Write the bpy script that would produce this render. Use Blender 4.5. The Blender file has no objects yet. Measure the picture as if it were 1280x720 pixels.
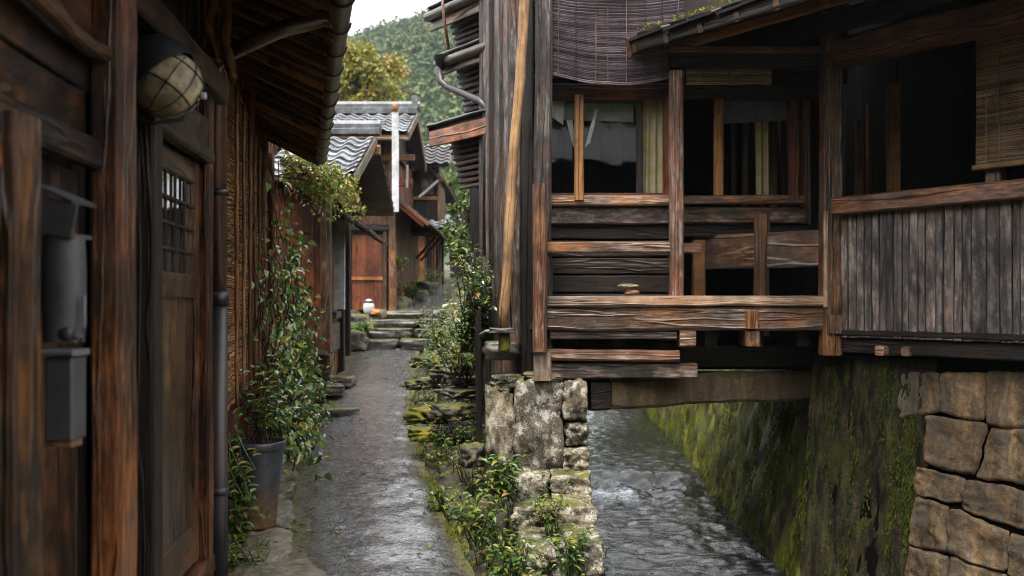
import bpy, math, random
from mathutils import Vector, Matrix, noise
V = Vector
random.seed(7)
R = random.random
U = random.uniform
C = bpy.context.scene.collection
F = 1244.4
CAMZ = 1.6
Z = V((0, 0, 1))


def P(px, py, d):
    """a point that lies d metres ahead of the photographer's feet"""
    return V(((px - 640) / F * d, d, CAMZ - (py - 378) / F * d))


def lerp(a, b, t):
    return a + (b - a) * t


def sstep(a, b, x):
    t = max(0.0, min(1.0, (x - a) / (b - a)))
    return t * t * (3 - 2 * t)


def pw(x, pts):
    """piecewise-linear"""
    if x <= pts[0][0]:
        return pts[0][1]
    for (a, fa), (b, fb) in zip(pts, pts[1:]):
        if x <= b:
            return lerp(fa, fb, (x - a) / (b - a))
    return pts[-1][1]


def ns(p, s=1.0, o=0.0):
    return noise.noise(V((p[0] * s + o, p[1] * s + o * .7, p[2] * s - o)))


def fbm(p, s=1.0, o=0.0, n=4):
    return noise.fractal(V((p[0] * s + o, p[1] * s + o * .7, p[2] * s - o)), 1.0, 2.0, n)


# ------------------------------------------------------------------ materials
def nd(nt, typ, ins=None, **props):
    n = nt.nodes.new('ShaderNode' + typ)
    for k, v in props.items():
        setattr(n, k, v)
    for k, v in (ins or {}).items():
        s = n.inputs[k]
        if isinstance(v, bpy.types.NodeSocket):
            nt.links.new(v, s)
        else:
            s.default_value = v
    return n


def ramp(nt, fac, stops, interp='LINEAR'):
    n = nt.nodes.new('ShaderNodeValToRGB')
    n.color_ramp.interpolation = interp
    el = n.color_ramp.elements
    while len(el) < len(stops):
        el.new(0.5)
    for e, (p, c) in zip(el, stops):
        e.position = p
        if isinstance(c, (int, float)):
            c = (c, c, c)
        e.color = (c[0], c[1], c[2], 1)
    nt.links.new(fac, n.inputs['Fac'])
    return n.outputs['Color']


def mth(nt, op, a, b=0.0, clamp=False):
    n = nt.nodes.new('ShaderNodeMath')
    n.operation = op
    n.use_clamp = clamp
    for i, v in enumerate((a, b)):
        if isinstance(v, bpy.types.NodeSocket):
            nt.links.new(v, n.inputs[i])
        else:
            n.inputs[i].default_value = v
    return n.outputs[0]


def mixc(nt, fac, a, b, blend='MIX'):
    n = nt.nodes.new('ShaderNodeMix')
    n.data_type = 'RGBA'
    n.blend_type = blend
    for i, v in ((0, fac), (6, a), (7, b)):
        s = n.inputs[i]
        if isinstance(v, bpy.types.NodeSocket):
            nt.links.new(v, s)
        elif i == 0:
            s.default_value = v
        else:
            s.default_value = (v[0], v[1], v[2], 1)
    return n.outputs[2]


def vscale(nt, vec, s):
    n = nt.nodes.new('ShaderNodeVectorMath')
    n.operation = 'MULTIPLY'
    nt.links.new(vec, n.inputs[0])
    n.inputs[1].default_value = s
    return n.outputs[0]


def vadd(nt, a, b):
    n = nt.nodes.new('ShaderNodeVectorMath')
    n.operation = 'ADD'
    nt.links.new(a, n.inputs[0])
    nt.links.new(b, n.inputs[1])
    return n.outputs[0]


def noi(nt, vec, scale, detail=4, rough=.55, out='Fac', dist=0.0):
    n = nd(nt, 'TexNoise', {'Vector': vec, 'Scale': scale, 'Detail': detail, 'Roughness': rough, 'Distortion': dist})
    return n.outputs[out]


def newmat(name):
    m = bpy.data.materials.new(name)
    m.use_nodes = True
    nt = m.node_tree
    b = nt.nodes['Principled BSDF']
    return m, nt, b


def setb(nt, b, **kw):
    names = dict(col='Base Color', rough='Roughness', normal='Normal', metal='Metallic', spec='Specular IOR Level',
                 trans='Transmission Weight', coat='Coat Weight', ior='IOR')
    for k, v in kw.items():
        s = b.inputs[names[k]]
        if isinstance(v, bpy.types.NodeSocket):
            nt.links.new(v, s)
        elif k == 'col':
            s.default_value = (v[0], v[1], v[2], 1)
        else:
            s.default_value = v


def bump(nt, h, strength=.4, dist=.01):
    return nd(nt, 'Bump', {'Height': h, 'Strength': strength, 'Distance': dist}).outputs['Normal']


def wood(name, dark, mid, light, wear=None, wamt=0.0, wscale=1.6, rough=(.38, .7), gv=42, bst=.55, var=.7, stops=(.28, .5, .74),
         grey=None, gamt=0.0, crack=.03, spec=.4, flk=.28, tamt=1.0):
    m, nt, b = newmat(name)
    tc = nt.nodes.new('ShaderNodeTexCoord')
    uv, ob = tc.outputs['UV'], tc.outputs['Object']
    warp = noi(nt, vscale(nt, uv, (1.3, 5, 1)), 1, 2, out='Color')
    warp = vscale(nt, warp, (.10, .24, 0))
    g1 = noi(nt, vadd(nt, vscale(nt, uv, (.8, gv, 1)), warp), 1, 8, .68)
    g2 = noi(nt, vscale(nt, uv, (6.5, gv * 4, 1)), 1, 5, .72)
    fl = noi(nt, vadd(nt, vscale(nt, uv, (3.6, gv * 2.1, 1)), vscale(nt, warp, (1, 1.5, 0))), 1, 6, .7)
    ck = noi(nt, vadd(nt, vscale(nt, uv, (.55, gv * .8, 1)), vscale(nt, warp, (1, .5, 0))), 1, 3, .5)
    g = mth(nt, 'ADD', mth(nt, 'MULTIPLY', g1, .34), mth(nt, 'ADD', mth(nt, 'MULTIPLY', g2, .36), mth(nt, 'MULTIPLY', noi(nt, vscale(nt, uv, (2.4, 9, 1)), 1, 6, .7), .30)))
    at = nd(nt, 'Attribute', attribute_name='rnd')
    r = at.outputs['Fac']
    col = ramp(nt, g, [(stops[0], dark), (stops[1], mid), (stops[2], light)])
    col = mixc(nt, ramp(nt, fl, [(.55, 0.0), (.67, flk)]), col, tuple(min(1, c * 1.35) for c in light))
    big = noi(nt, ob, wscale, 4, .6)
    if wear is not None:
        bl = noi(nt, vscale(nt, uv, (2.2, 11, 1)), 1, 7, .7)
        bl = mth(nt, 'ADD', mth(nt, 'MULTIPLY', bl, .6), mth(nt, 'MULTIPLY', big, .4))
        bl = mth(nt, 'ADD', bl, mth(nt, 'MULTIPLY', mth(nt, 'SUBTRACT', g2, .5), .55))
        f = ramp(nt, bl, [(.46, 0.0), (.64, wamt)])
        wc = ramp(nt, g, [(.28, tuple(c * .25 for c in wear)), (.70, wear)])
        col = mixc(nt, f, col, wc)
    if grey is not None:
        bl2 = noi(nt, vscale(nt, vadd(nt, uv, vscale(nt, ob, (.02, .02, .02))), (2.2, 28, 1)), 1, 6, .72)
        bl2 = mth(nt, 'ADD', bl2, mth(nt, 'MULTIPLY', mth(nt, 'SUBTRACT', g2, .5), .5))
        f2 = ramp(nt, bl2, [(.49, 0.0), (.60, gamt)])
        gc = ramp(nt, g2, [(.32, tuple(c * .3 for c in grey)), (.64, grey)])
        col = mixc(nt, f2, col, gc)
    cr = mth(nt, 'ABSOLUTE', mth(nt, 'SUBTRACT', ck, .5))
    cr = ramp(nt, cr, [(0.0, .22), (crack * .5, .6), (crack, 1.0)])
    cm_ = ramp(nt, noi(nt, vscale(nt, uv, (.7, 6, 1)), 1, 3, .6), [(.48, .12), (.60, 1.0)])
    col = mixc(nt, cm_, col, cr, 'MULTIPLY')
    br = mth(nt, 'ADD', mth(nt, 'MULTIPLY', r, var), 1 - var * .5)
    brc = nd(nt, 'CombineColor', {'Red': br, 'Green': br, 'Blue': br}).outputs[0]
    col = mixc(nt, 1.0, col, brc, 'MULTIPLY')
    r2 = mth(nt, 'FRACT', mth(nt, 'MULTIPLY', r, 7.31))
    col = mixc(nt, tamt, col, ramp(nt, r2, [(0.0, (.88, .88, .86)), (.4, (1.0, .94, .84)), (1.0, (1.32, .98, .64))]), 'MULTIPLY')
    col = mixc(nt, .8, col, ramp(nt, noi(nt, ob, 2.3, 6, .65), [(.36, .30), (.62, 1.25)]), 'MULTIPLY')
    kn = nd(nt, 'TexVoronoi', {'Vector': vadd(nt, vscale(nt, uv, (2.0, 7.5, 1)), vscale(nt, warp, (.6, .35, 0))), 'Scale': 1.0}).outputs['Distance']
    col = mixc(nt, .85, col, ramp(nt, kn, [(.06, .10), (.13, 1.0)]), 'MULTIPLY')
    rg = mth(nt, 'ADD', mth(nt, 'MULTIPLY', noi(nt, ob, 5, 4), rough[1] - rough[0]), rough[0])
    h = mth(nt, 'ADD', mth(nt, 'MULTIPLY', g1, .8), mth(nt, 'ADD', mth(nt, 'MULTIPLY', g2, .3), mth(nt, 'MULTIPLY', cr, .7)))
    setb(nt, b, col=col, rough=rg, normal=bump(nt, h, min(1, bst * 1.5), .014), spec=spec)
    return m


def rockmat(name, cols, lichen=None, lamt=.8, moss=0.0, scale=1.0, streak=False, rough=(.5, .8), bst=.7, mosscol=(.06, .075, .008), dist=.012, spec=.5):
    m, nt, b = newmat(name)
    tc = nt.nodes.new('ShaderNodeTexCoord')
    ob = tc.outputs['Object']
    vec = vscale(nt, ob, (1, 1, .2)) if streak else ob
    n1 = noi(nt, vec, 3.2 * scale, 8, .68)
    n2 = noi(nt, ob, 16 * scale, 6, .7)
    n3 = noi(nt, ob, 60 * scale, 4, .7)
    g = mth(nt, 'ADD', mth(nt, 'MULTIPLY', n1, .55), mth(nt, 'ADD', mth(nt, 'MULTIPLY', n2, .3), mth(nt, 'MULTIPLY', n3, .15)))
    k = len(cols)
    col = ramp(nt, g, [(.36 + .28 * i / (k - 1), c) for i, c in enumerate(cols)])
    at = nd(nt, 'Attribute', attribute_name='rnd').outputs['Fac']
    br = mth(nt, 'ADD', mth(nt, 'MULTIPLY', at, .7), .65)
    col = mixc(nt, 1.0, col, nd(nt, 'CombineColor', {'Red': br, 'Green': br, 'Blue': br}).outputs[0], 'MULTIPLY')
    if lichen is not None:
        l1 = noi(nt, vec, 7 * scale, 7, .72)
        l1 = mth(nt, 'ADD', l1, mth(nt, 'MULTIPLY', mth(nt, 'SUBTRACT', n3, .5), .35))
        f = ramp(nt, l1, [(.5, 0.0), (.58, lamt)])
        col = mixc(nt, f, col, lichen)
    # pits
    vo = nd(nt, 'TexVoronoi', {'Vector': ob, 'Scale': 34 * scale, 'Randomness': 1.0}).outputs['Distance']
    pit = ramp(nt, mth(nt, 'ADD', vo, mth(nt, 'MULTIPLY', n2, .5)), [(.28, .25), (.42, 1.0)])
    col = mixc(nt, .8, col, pit, 'MULTIPLY')
    if moss > 0:
        geo = nt.nodes.new('ShaderNodeNewGeometry')
        nz = nd(nt, 'SeparateXYZ', {'Vector': geo.outputs['Normal']}).outputs['Z']
        mf = mth(nt, 'ADD', mth(nt, 'MULTIPLY', nz, .2), noi(nt, vec, 4.5 * scale, 7, .72))
        mf = ramp(nt, mf, [(.74 - moss * .25, 0.0), (.84 - moss * .25, 1.0)])
        mc = ramp(nt, n3, [(.35, tuple(c * .35 for c in mosscol)), (.65, mosscol)])
        mc2 = mixc(nt, ramp(nt, noi(nt, ob, 2.2, 4), [(.4, 0.0), (.62, 1.0)]), mc, (mosscol[0] * 2.0, mosscol[1] * 1.55, mosscol[2]))
        col = mixc(nt, mf, col, mc2)
    h = mth(nt, 'ADD', mth(nt, 'MULTIPLY', n1, .5), mth(nt, 'ADD', mth(nt, 'MULTIPLY', n2, .5), mth(nt, 'MULTIPLY', n3, .3)))
    h = mth(nt, 'ADD', h, mth(nt, 'MULTIPLY', pit, .25))
    rg = mth(nt, 'ADD', mth(nt, 'MULTIPLY', n2, rough[1] - rough[0]), rough[0])
    setb(nt, b, col=col, rough=rg, normal=bump(nt, h, bst, dist), spec=spec)
    return m


def leafmat(name, stops, rough=.35, trans=.25, spec=.5):
    m, nt, b = newmat(name)
    at = nd(nt, 'Attribute', attribute_name='rnd').outputs['Fac']
    col = ramp(nt, at, stops)
    ob = nt.nodes.new('ShaderNodeTexCoord').outputs['Object']
    col = mixc(nt, .5, col, ramp(nt, noi(nt, ob, 30, 3), [(.3, .5), (.7, 1.25)]), 'MULTIPLY')
    setb(nt, b, col=col, rough=rough, spec=spec)
    tr = nd(nt, 'BsdfTranslucent', {'Color': col}).outputs[0]
    mx = nd(nt, 'MixShader', {0: trans, 1: b.outputs[0], 2: tr}).outputs[0]
    nt.links.new(mx, nt.nodes['Material Output'].inputs['Surface'])
    return m


def plain(name, col, rough=.6, metal=0.0, var=.35, scale=12, bst=.15, col2=None, spec=.5):
    m, nt, b = newmat(name)
    ob = nt.nodes.new('ShaderNodeTexCoord').outputs['Object']
    n = noi(nt, ob, scale, 7, .65)
    lo = tuple(c * (1 - var) for c in col)
    hi = tuple(min(1, c * (1 + var)) for c in col)
    c = ramp(nt, n, [(.35, lo), (.65, hi)])
    if col2 is not None:
        f = ramp(nt, noi(nt, ob, scale * .35, 6, .7), [(.46, 0.0), (.6, .9)])
        c = mixc(nt, f, c, col2)
    rg = mth(nt, 'ADD', mth(nt, 'MULTIPLY', n, .3), rough - .15)
    setb(nt, b, col=c, rough=rg, metal=metal, normal=bump(nt, n, bst, .004), spec=spec)
    return m


M = {}
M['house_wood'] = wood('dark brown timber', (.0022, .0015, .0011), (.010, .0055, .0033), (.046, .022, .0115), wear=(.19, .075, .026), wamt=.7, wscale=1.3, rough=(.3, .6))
M['house_post'] = wood('orange brown timber', (.006, .0035, .002), (.030, .014, .0075), (.120, .055, .024), wear=(.38, .15, .045), wamt=.85, wscale=1.1, rough=(.22, .5), spec=.6,
                       grey=(.16, .13, .12), gamt=.35)
M['shade_black'] = plain('shade black boards', (.0018, .0016, .0014), .9, var=.4, spec=.08)  # near-black colour stands in for deep shade inside the bays
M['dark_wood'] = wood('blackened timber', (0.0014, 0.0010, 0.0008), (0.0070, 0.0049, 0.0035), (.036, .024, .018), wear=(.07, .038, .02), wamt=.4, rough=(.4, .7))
M['door_wood'] = wood('door timber', (.006, .0035, .002), (.028, .014, .008), (.12, .056, .028), wear=(.28, .13, .055), wamt=.6, wscale=2.5, rough=(.22, .5), spec=.6, gv=50)
M['worn_beam'] = wood('worn red brown beam', (.012, .006, .004), (.115, .050, .025), (.36, .19, .105), wear=(.58, .22, .055), wamt=.9, wscale=2.4,
                      grey=(.42, .37, .33), gamt=.55, rough=(.22, .55), spec=.6, crack=.05)
M['bleached'] = wood('bleached worn timber', (.07, .05, .04), (.33, .25, .20), (.68, .58, .50), wear=(.40, .20, .10), wamt=.75, wscale=3.0, grey=(.62, .58, .54), gamt=.4,
                     rough=(.45, .75), crack=.05)
M['mid_wood'] = wood('brown weathered timber', (.007, .004, .003), (.070, .033, .017), (.24, .125, .066), wear=(.42, .17, .05), wamt=.85, wscale=2.0, grey=(.26, .23, .21), gamt=.3,
                     rough=(.22, .5), spec=.6)
M['post_wood'] = wood('streaked post timber', (.014, .008, .006), (.125, .060, .036), (.40, .26, .17), wear=(.34, .10, .045), wamt=.9, wscale=2.6, grey=(.48, .41, .35), gamt=.55, gv=48,
                      crack=.05)
M['grey_wood'] = wood('grey weathered timber', (0.0064, 0.0056, 0.0048), (0.0336, 0.0280, 0.0256), (.15, .128, .115), wear=(.28, .11, .05), wamt=.6, wscale=2.0, grey=(.30, .28, .27), gamt=.5, tamt=.5, rough=(.45, .75))
M['grey_plank'] = wood('silver grey plank', (0.0136, 0.0110, 0.0102), (0.0748, 0.0629, 0.0595), (.27, .235, .225), wear=(.20, .105, .06), wamt=.45, wscale=2.2, grey=(.40, .37, .355), gamt=.45,
                       rough=(.5, .8), gv=48, crack=.06, var=.8, tamt=.3, stops=(.34, .5, .68))
M['fresh_wood'] = wood('honey coloured timber', (.11, .048, .014), (.34, .155, .05), (.56, .29, .11), wear=(.22, .09, .03), wamt=.5, rough=(.45, .7), var=.4)
M['pole_wood'] = wood('tan pole', (.12, .06, .025), (.38, .22, .10), (.62, .42, .23), wear=(.30, .15, .07), wamt=.7, wscale=4, rough=(.5, .8), gv=20)
M['red_wood'] = wood('red brown boards', (.012, .004, .0025), (.065, .020, .009), (.16, .05, .021), wear=(.42, .12, .035), wamt=.6, wscale=1.5)
M['orange_wood'] = wood('orange red boards', (.03, .009, .004), (.12, .032, .012), (.24, .068, .026), rough=(.4, .7), var=.5)
M['driftwood'] = wood('driftwood', (.05, .025, .012), (.25, .13, .065), (.55, .36, .2), rough=(.4, .7), wear=(.5, .25, .1), wamt=.5, wscale=6)
M['white_board'] = plain('white painted board', (.46, .475, .49), .6, var=.25, scale=9, col2=(.30, .29, .27))
M['reed'] = wood('straw reed', (.06, .032, .014), (.24, .14, .065), (.46, .30, .15), wear=(.22, .10, .04), wamt=.6, wscale=1.8, rough=(.6, .85), gv=60, var=1.1, spec=.2)
M['blind_dark'] = wood('grey purple bamboo', (.055, .043, .052), (.20, .158, .185), (.46, .40, .44), wear=(.11, .075, .075), wamt=.5, wscale=1.5, rough=(.5, .8), gv=70, var=1.3, spec=.2, tamt=.1)
M['blind_pale'] = wood('pale bamboo', (.14, .11, .12), (.34, .29, .29), (.6, .53, .52), rough=(.55, .8), gv=70, var=.9, spec=.2)
M['blind_tan'] = wood('tan bamboo', (.075, .055, .034), (.20, .155, .105), (.36, .295, .21), rough=(.55, .8), gv=70, var=.9, spec=.2)
M['shade'] = plain('mottled paper', (.42, .34, .21), .6, var=.5, scale=9, col2=(.10, .075, .045))
M['iron'] = plain('black iron', (.014, .014, .016), .45, var=.4)
M['pipe'] = plain('rusty brown pipe', (.075, .028, .021), .3, var=.5, scale=7, col2=(.035, .020, .018), spec=.9)
M['pipe_grey'] = plain('dark grey pipe', (.018, .018, .022), .45, var=.3, scale=6, col2=(.05, .032, .028))
M['gutter'] = plain('dark gutter', (.05, .04, .033), .35, var=.5, scale=7, col2=(.10, .075, .05))
M['box_grey'] = plain('dull grey sheet', (.05, .05, .054), .5, var=.3, scale=8, col2=(.05, .045, .042))
M['box_light'] = plain('grey box', (.10, .10, .107), .5, var=.25, scale=8)
def pot_mat():
    m, nt, b = newmat('blue grey plastic with splashed mud')
    ob = nt.nodes.new('ShaderNodeTexCoord').outputs['Object']
    n = noi(nt, ob, 9, 7, .7)
    z = nd(nt, 'SeparateXYZ', {'Vector': ob}).outputs['Z']
    f = mth(nt, 'ADD', mth(nt, 'MULTIPLY', z, -1.6), mth(nt, 'MULTIPLY', n, 1.1))
    f = ramp(nt, f, [(.02, 0.0), (.42, .9)])
    c = ramp(nt, noi(nt, ob, 20, 5), [(.35, (.025, .028, .034)), (.65, (.05, .054, .064))])
    c = mixc(nt, f, c, ramp(nt, noi(nt, ob, 30, 5), [(.35, (.07, .035, .012)), (.65, (.20, .11, .04))]))
    setb(nt, b, col=c, rough=mth(nt, 'ADD', mth(nt, 'MULTIPLY', f, .4), .35))
    return m


M['pot'] = pot_mat()
M['potmud'] = plain('muddy pot base', (.16, .085, .03), .6, var=.4, scale=9)
M['soil'] = plain('soil', (.035, .02, .012), .9, var=.6, scale=40, bst=.8)
M['plaster'] = plain('stained plaster', (.46, .44, .40), .8, var=.18, scale=5, col2=(.28, .24, .19))
M['cloth'] = plain('white reflection cloth', (.82, .82, .84), .8, var=.1, scale=5)  # stands in for bright sky reflected in the balcony panes
M['greyreflection'] = plain('grey reflection cloth', (.30, .31, .33), .85, var=.2, scale=9)  # stands in for a rolled blind reflected in the panes
M['navy'] = plain('navy cloth', (.12, .13, .23), .85, var=.25, scale=9)
M['ceramic'] = plain('white ceramic', (.46, .45, .43), .4, var=.12, scale=5)
M['blue_pvc'] = plain('rusty white bracket', (.30, .32, .34), .5, var=.3)
M['tile'] = plain('wet grey tile', (.085, .088, .095), .26, var=.8, scale=9, bst=.5, col2=(.26, .27, .29), spec=.8)
M['ridge'] = plain('grey ridge tile', (.10, .105, .115), .5, var=.6, scale=10, bst=.5, col2=(.045, .048, .05))
M['tile_dark'] = plain('dark tile', (.035, .034, .036), .35, var=.5, scale=6, bst=.3, col2=(.055, .05, .035))
M['pier'] = rockmat('lichened granite', [(.012, .010, .006), (.065, .052, .032), (.19, .155, .10), (.36, .305, .21)], lichen=(.50, .47, .40), lamt=.75, moss=.42, bst=1.0, dist=.03, scale=1.5)
M['block'] = rockmat('tan sandstone block', [(.014, .009, .005), (.085, .052, .023), (.22, .132, .058), (.37, .24, .115)], lichen=(.06, .057, .045), lamt=.75, scale=1.8, streak=True, moss=.0, bst=1.0, dist=.02)
M['wetblock'] = rockmat('dark wet mossy block', [(.006, .005, .003), (.026, .020, .013), (.07, .052, .034), (.13, .10, .065)], lichen=(.05, .055, .03), lamt=.6, streak=True, moss=.45, mosscol=(.05, .062, .008), bst=1.0, dist=.02)
M['joint'] = rockmat('dark wet joint', [(.001, .001, .0007), (.003, .0025, .002), (.008, .0065, .005)], spec=.08, rough=(.8, 1.0))
M['cornerwall'] = rockmat('shade darkened streaked wet wall', [(.001, .001, .0007), (.006, .005, .003), (.030, .022, .012), (.11, .08, .042)], lichen=(.055, .058, .014), lamt=.7, moss=.75, scale=2.2, streak=True,
                          mosscol=(.03, .036, .005), rough=(.5, .9), bst=1.0, dist=.03, spec=.2)  # wet mossy stone, its colour darkened to stand in for shade
M['mosswall'] = rockmat('mossy wet wall', [(.006, .005, .004), (.030, .023, .016), (.075, .056, .038)], lichen=(.16, .095, .055), lamt=.4, moss=1.15, scale=1.8, streak=True, rough=(.35, .75),
                        mosscol=(.075, .098, .008), bst=.9, dist=.02)
M['steprock'] = rockmat('wet mossy step', [(.006, .005, .004), (.024, .021, .017), (.080, .072, .064)], lichen=(.17, .165, .16), lamt=.4, moss=.42, scale=1.6, rough=(.2, .6))
M['mossrock'] = rockmat('rock under bright moss', [(.010, .009, .007), (.040, .034, .028), (.12, .10, .085)], lichen=(.22, .20, .17), lamt=.4, moss=.75, scale=1.8, rough=(.4, .8), mosscol=(.07, .082, .008), bst=1.0, dist=.02)
M['slab'] = rockmat('wet dark stone', [(.012, .010, .009), (.05, .043, .037), (.15, .135, .12)], lichen=(.22, .2, .17), lamt=.3, moss=.30, rough=(.25, .65))
M['kerb'] = rockmat('mossy kerb', [(.02, .017, .012), (.085, .07, .048), (.21, .175, .125)], lichen=(.27, .23, .18), lamt=.5, moss=.16, rough=(.25, .65), scale=2.2, bst=1.0)
M['earth'] = rockmat('wet earth', [(.008, .006, .004), (.028, .02, .012), (.085, .06, .036)], moss=.25, scale=2.5, rough=(.5, .9))
M['tanstone'] = rockmat('tan stone beam', [(.03, .020, .011), (.17, .115, .060), (.40, .28, .155)], lichen=(.10, .08, .05), lamt=.6, streak=True, bst=1.0, scale=2.0, dist=.02)
M['mossy'] = rockmat('moss cushion', [(.02, .03, .004), (.07, .082, .008), (.15, .155, .014)], moss=.9, scale=2.0, mosscol=(.11, .115, .010), rough=(.8, 1.0), bst=1.0)
M['leaf'] = leafmat('glossy dark leaf', [(.0, (.024, .06, .015)), (.35, (.065, .14, .03)), (.7, (.15, .23, .045)), (.9, (.32, .33, .06)), (1.0, (.26, .06, .03))], rough=.18, trans=.2, spec=.8)
M['leafy'] = leafmat('yellow green leaf', [(.0, (.05, .085, .014)), (.4, (.13, .18, .025)), (.8, (.27, .27, .04)), (1.0, (.33, .14, .045))], rough=.25, trans=.3)
M['weed'] = leafmat('weed leaf', [(.0, (.015, .045, .008)), (.35, (.05, .12, .016)), (.7, (.13, .21, .026)), (.9, (.30, .29, .035)), (1.0, (.26, .10, .035))], rough=.35, trans=.3)
M['mossblade'] = leafmat('hanging moss', [(.0, (.02, .03, .004)), (.4, (.08, .105, .009)), (.85, (.19, .20, .014)), (1.0, (.17, .10, .02))], rough=.8, trans=.15, spec=.2)
M['autumn'] = leafmat('autumn yellow leaf', [(.0, (.09, .11, .016)), (.4, (.20, .21, .03)), (.75, (.34, .28, .045)), (1.0, (.40, .19, .045))], rough=.5, trans=.3)
M['forest'] = leafmat('forest leaf', [(.0, (.03, .055, .024)), (.5, (.075, .115, .045)), (.85, (.15, .17, .05)), (1.0, (.24, .19, .05))], rough=.6, trans=.15, spec=.2)
M['greentree'] = leafmat('mid green leaf', [(.0, (.03, .06, .014)), (.5, (.07, .12, .022)), (1.0, (.15, .17, .03))], rough=.5, trans=.3)
M['stem'] = wood('brown stem', (.02, .012, .008), (.07, .045, .03), (.15, .10, .07))
M['greenstem'] = plain('green stem', (.06, .08, .025), .6)
M['hill'] = plain('hillside', (.03, .042, .016), .9, var=.6, scale=.05, bst=0)


def path_mat():
    m, nt, b = newmat('wet concrete path')
    ob = nt.nodes.new('ShaderNodeTexCoord').outputs['Object']
    n1 = noi(nt, ob, 2.0, 6, .6)
    n2 = noi(nt, ob, 20, 6, .7)
    n3 = noi(nt, ob, 70, 4, .75)
    vo = nd(nt, 'TexVoronoi', {'Vector': ob, 'Scale': 44.0}).outputs['Distance']
    vo2 = nd(nt, 'TexVoronoi', {'Vector': vscale(nt, vadd(nt, ob, vscale(nt, noi(nt, ob, 6, 2, out='Color'), (.1, .1, 0))), (.65, 1.3, 1)), 'Scale': 7.0}, feature='DISTANCE_TO_EDGE').outputs['Distance']
    g = mth(nt, 'ADD', mth(nt, 'MULTIPLY', n2, .5), mth(nt, 'MULTIPLY', n3, .5))
    col = ramp(nt, g, [(.37, (.012, .012, .012)), (.5, (.118, .12, .118)), (.61, (.40, .405, .405))])
    # moss and mud creeping in from the edges
    e = nd(nt, 'Attribute', attribute_name='edge').outputs['Fac']
    mf = mth(nt, 'ADD', mth(nt, 'MULTIPLY', e, .62), mth(nt, 'ADD', mth(nt, 'MULTIPLY', n1, .5), mth(nt, 'MULTIPLY', mth(nt, 'SUBTRACT', n2, .5), .7)))
    mud = ramp(nt, mf, [(.44, 0.0), (.60, .9)])
    col = mixc(nt, mud, col, ramp(nt, n2, [(.35, (.02, .014, .008)), (.65, (.11, .082, .05))]))
    ms = ramp(nt, mf, [(.62, 0.0), (.76, 1.0)])
    col = mixc(nt, ms, col, ramp(nt, n3, [(.35, (.035, .036, .004)), (.65, (.17, .16, .012))]))
    rg = ramp(nt, mth(nt, 'ADD', mth(nt, 'MULTIPLY', n1, .5), mth(nt, 'MULTIPLY', n2, .5)), [(.36, .12), (.62, .34)])
    rg = mixc(nt, ms, rg, (.85, .85, .85))
    pud = ramp(nt, vo2, [(.0, 0.0), (.10, 1.0)])
    h = mth(nt, 'ADD', mth(nt, 'MULTIPLY', n2, .9), mth(nt, 'ADD', mth(nt, 'MULTIPLY', n3, .35), mth(nt, 'MULTIPLY', vo, .55)))
    h = mth(nt, 'ADD', h, mth(nt, 'MULTIPLY', pud, .10))
    h2 = mth(nt, 'ADD', noi(nt, ob, 36, 1.5, .5), mth(nt, 'MULTIPLY', noi(nt, ob, 85, 1.5, .5), .6))
    ck = nd(nt, 'TexVoronoi', {'Vector': vadd(nt, vscale(nt, ob, (1, .8, 1)), vscale(nt, noi(nt, ob, 3, 4, out='Color'), (.25, .25, 0))), 'Scale': 1.7}, feature='DISTANCE_TO_EDGE').outputs['Distance']
    col = mixc(nt, mth(nt, 'MULTIPLY', ramp(nt, n1, [(.42, 0.0), (.55, 1.0)]), .8), col, ramp(nt, ck, [(.004, .12), (.022, 1.0)]), 'MULTIPLY')
    gr = noi(nt, vadd(nt, vscale(nt, ob, (7, 11, 1)), vscale(nt, noi(nt, ob, 3, 2, out='Color'), (1.5, 1.5, 0))), 1, 4, .6)
    gr = ramp(nt, gr, [(.35, 0.0), (.43, 1.0)])
    col = mixc(nt, .85, col, mixc(nt, gr, (.10, .09, .085), (1, 1, 1)), 'MULTIPLY')
    h = mth(nt, 'ADD', h, mth(nt, 'MULTIPLY', gr, .35))
    setb(nt, b, col=col, rough=rg, normal=bump(nt, h, 1.0, .03), spec=.8)
    b.inputs['Coat Roughness'].default_value = .13
    b.inputs['Coat IOR'].default_value = 1.65
    nt.links.new(bump(nt, h2, 1.0, .0024), b.inputs['Coat Normal'])
    film = ramp(nt, mth(nt, 'ADD', mth(nt, 'MULTIPLY', n2, .55), mth(nt, 'MULTIPLY', n1, .45)), [(.40, .45), (.50, 1.0)])
    nt.links.new(mth(nt, 'MULTIPLY', mth(nt, 'SUBTRACT', 1.0, mth(nt, 'MULTIPLY', mud, .7)), mth(nt, 'MULTIPLY', film, mth(nt, 'ADD', mth(nt, 'MULTIPLY', gr, .8), .2))), b.inputs['Coat Weight'])
    return m


M['path'] = path_mat()


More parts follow.
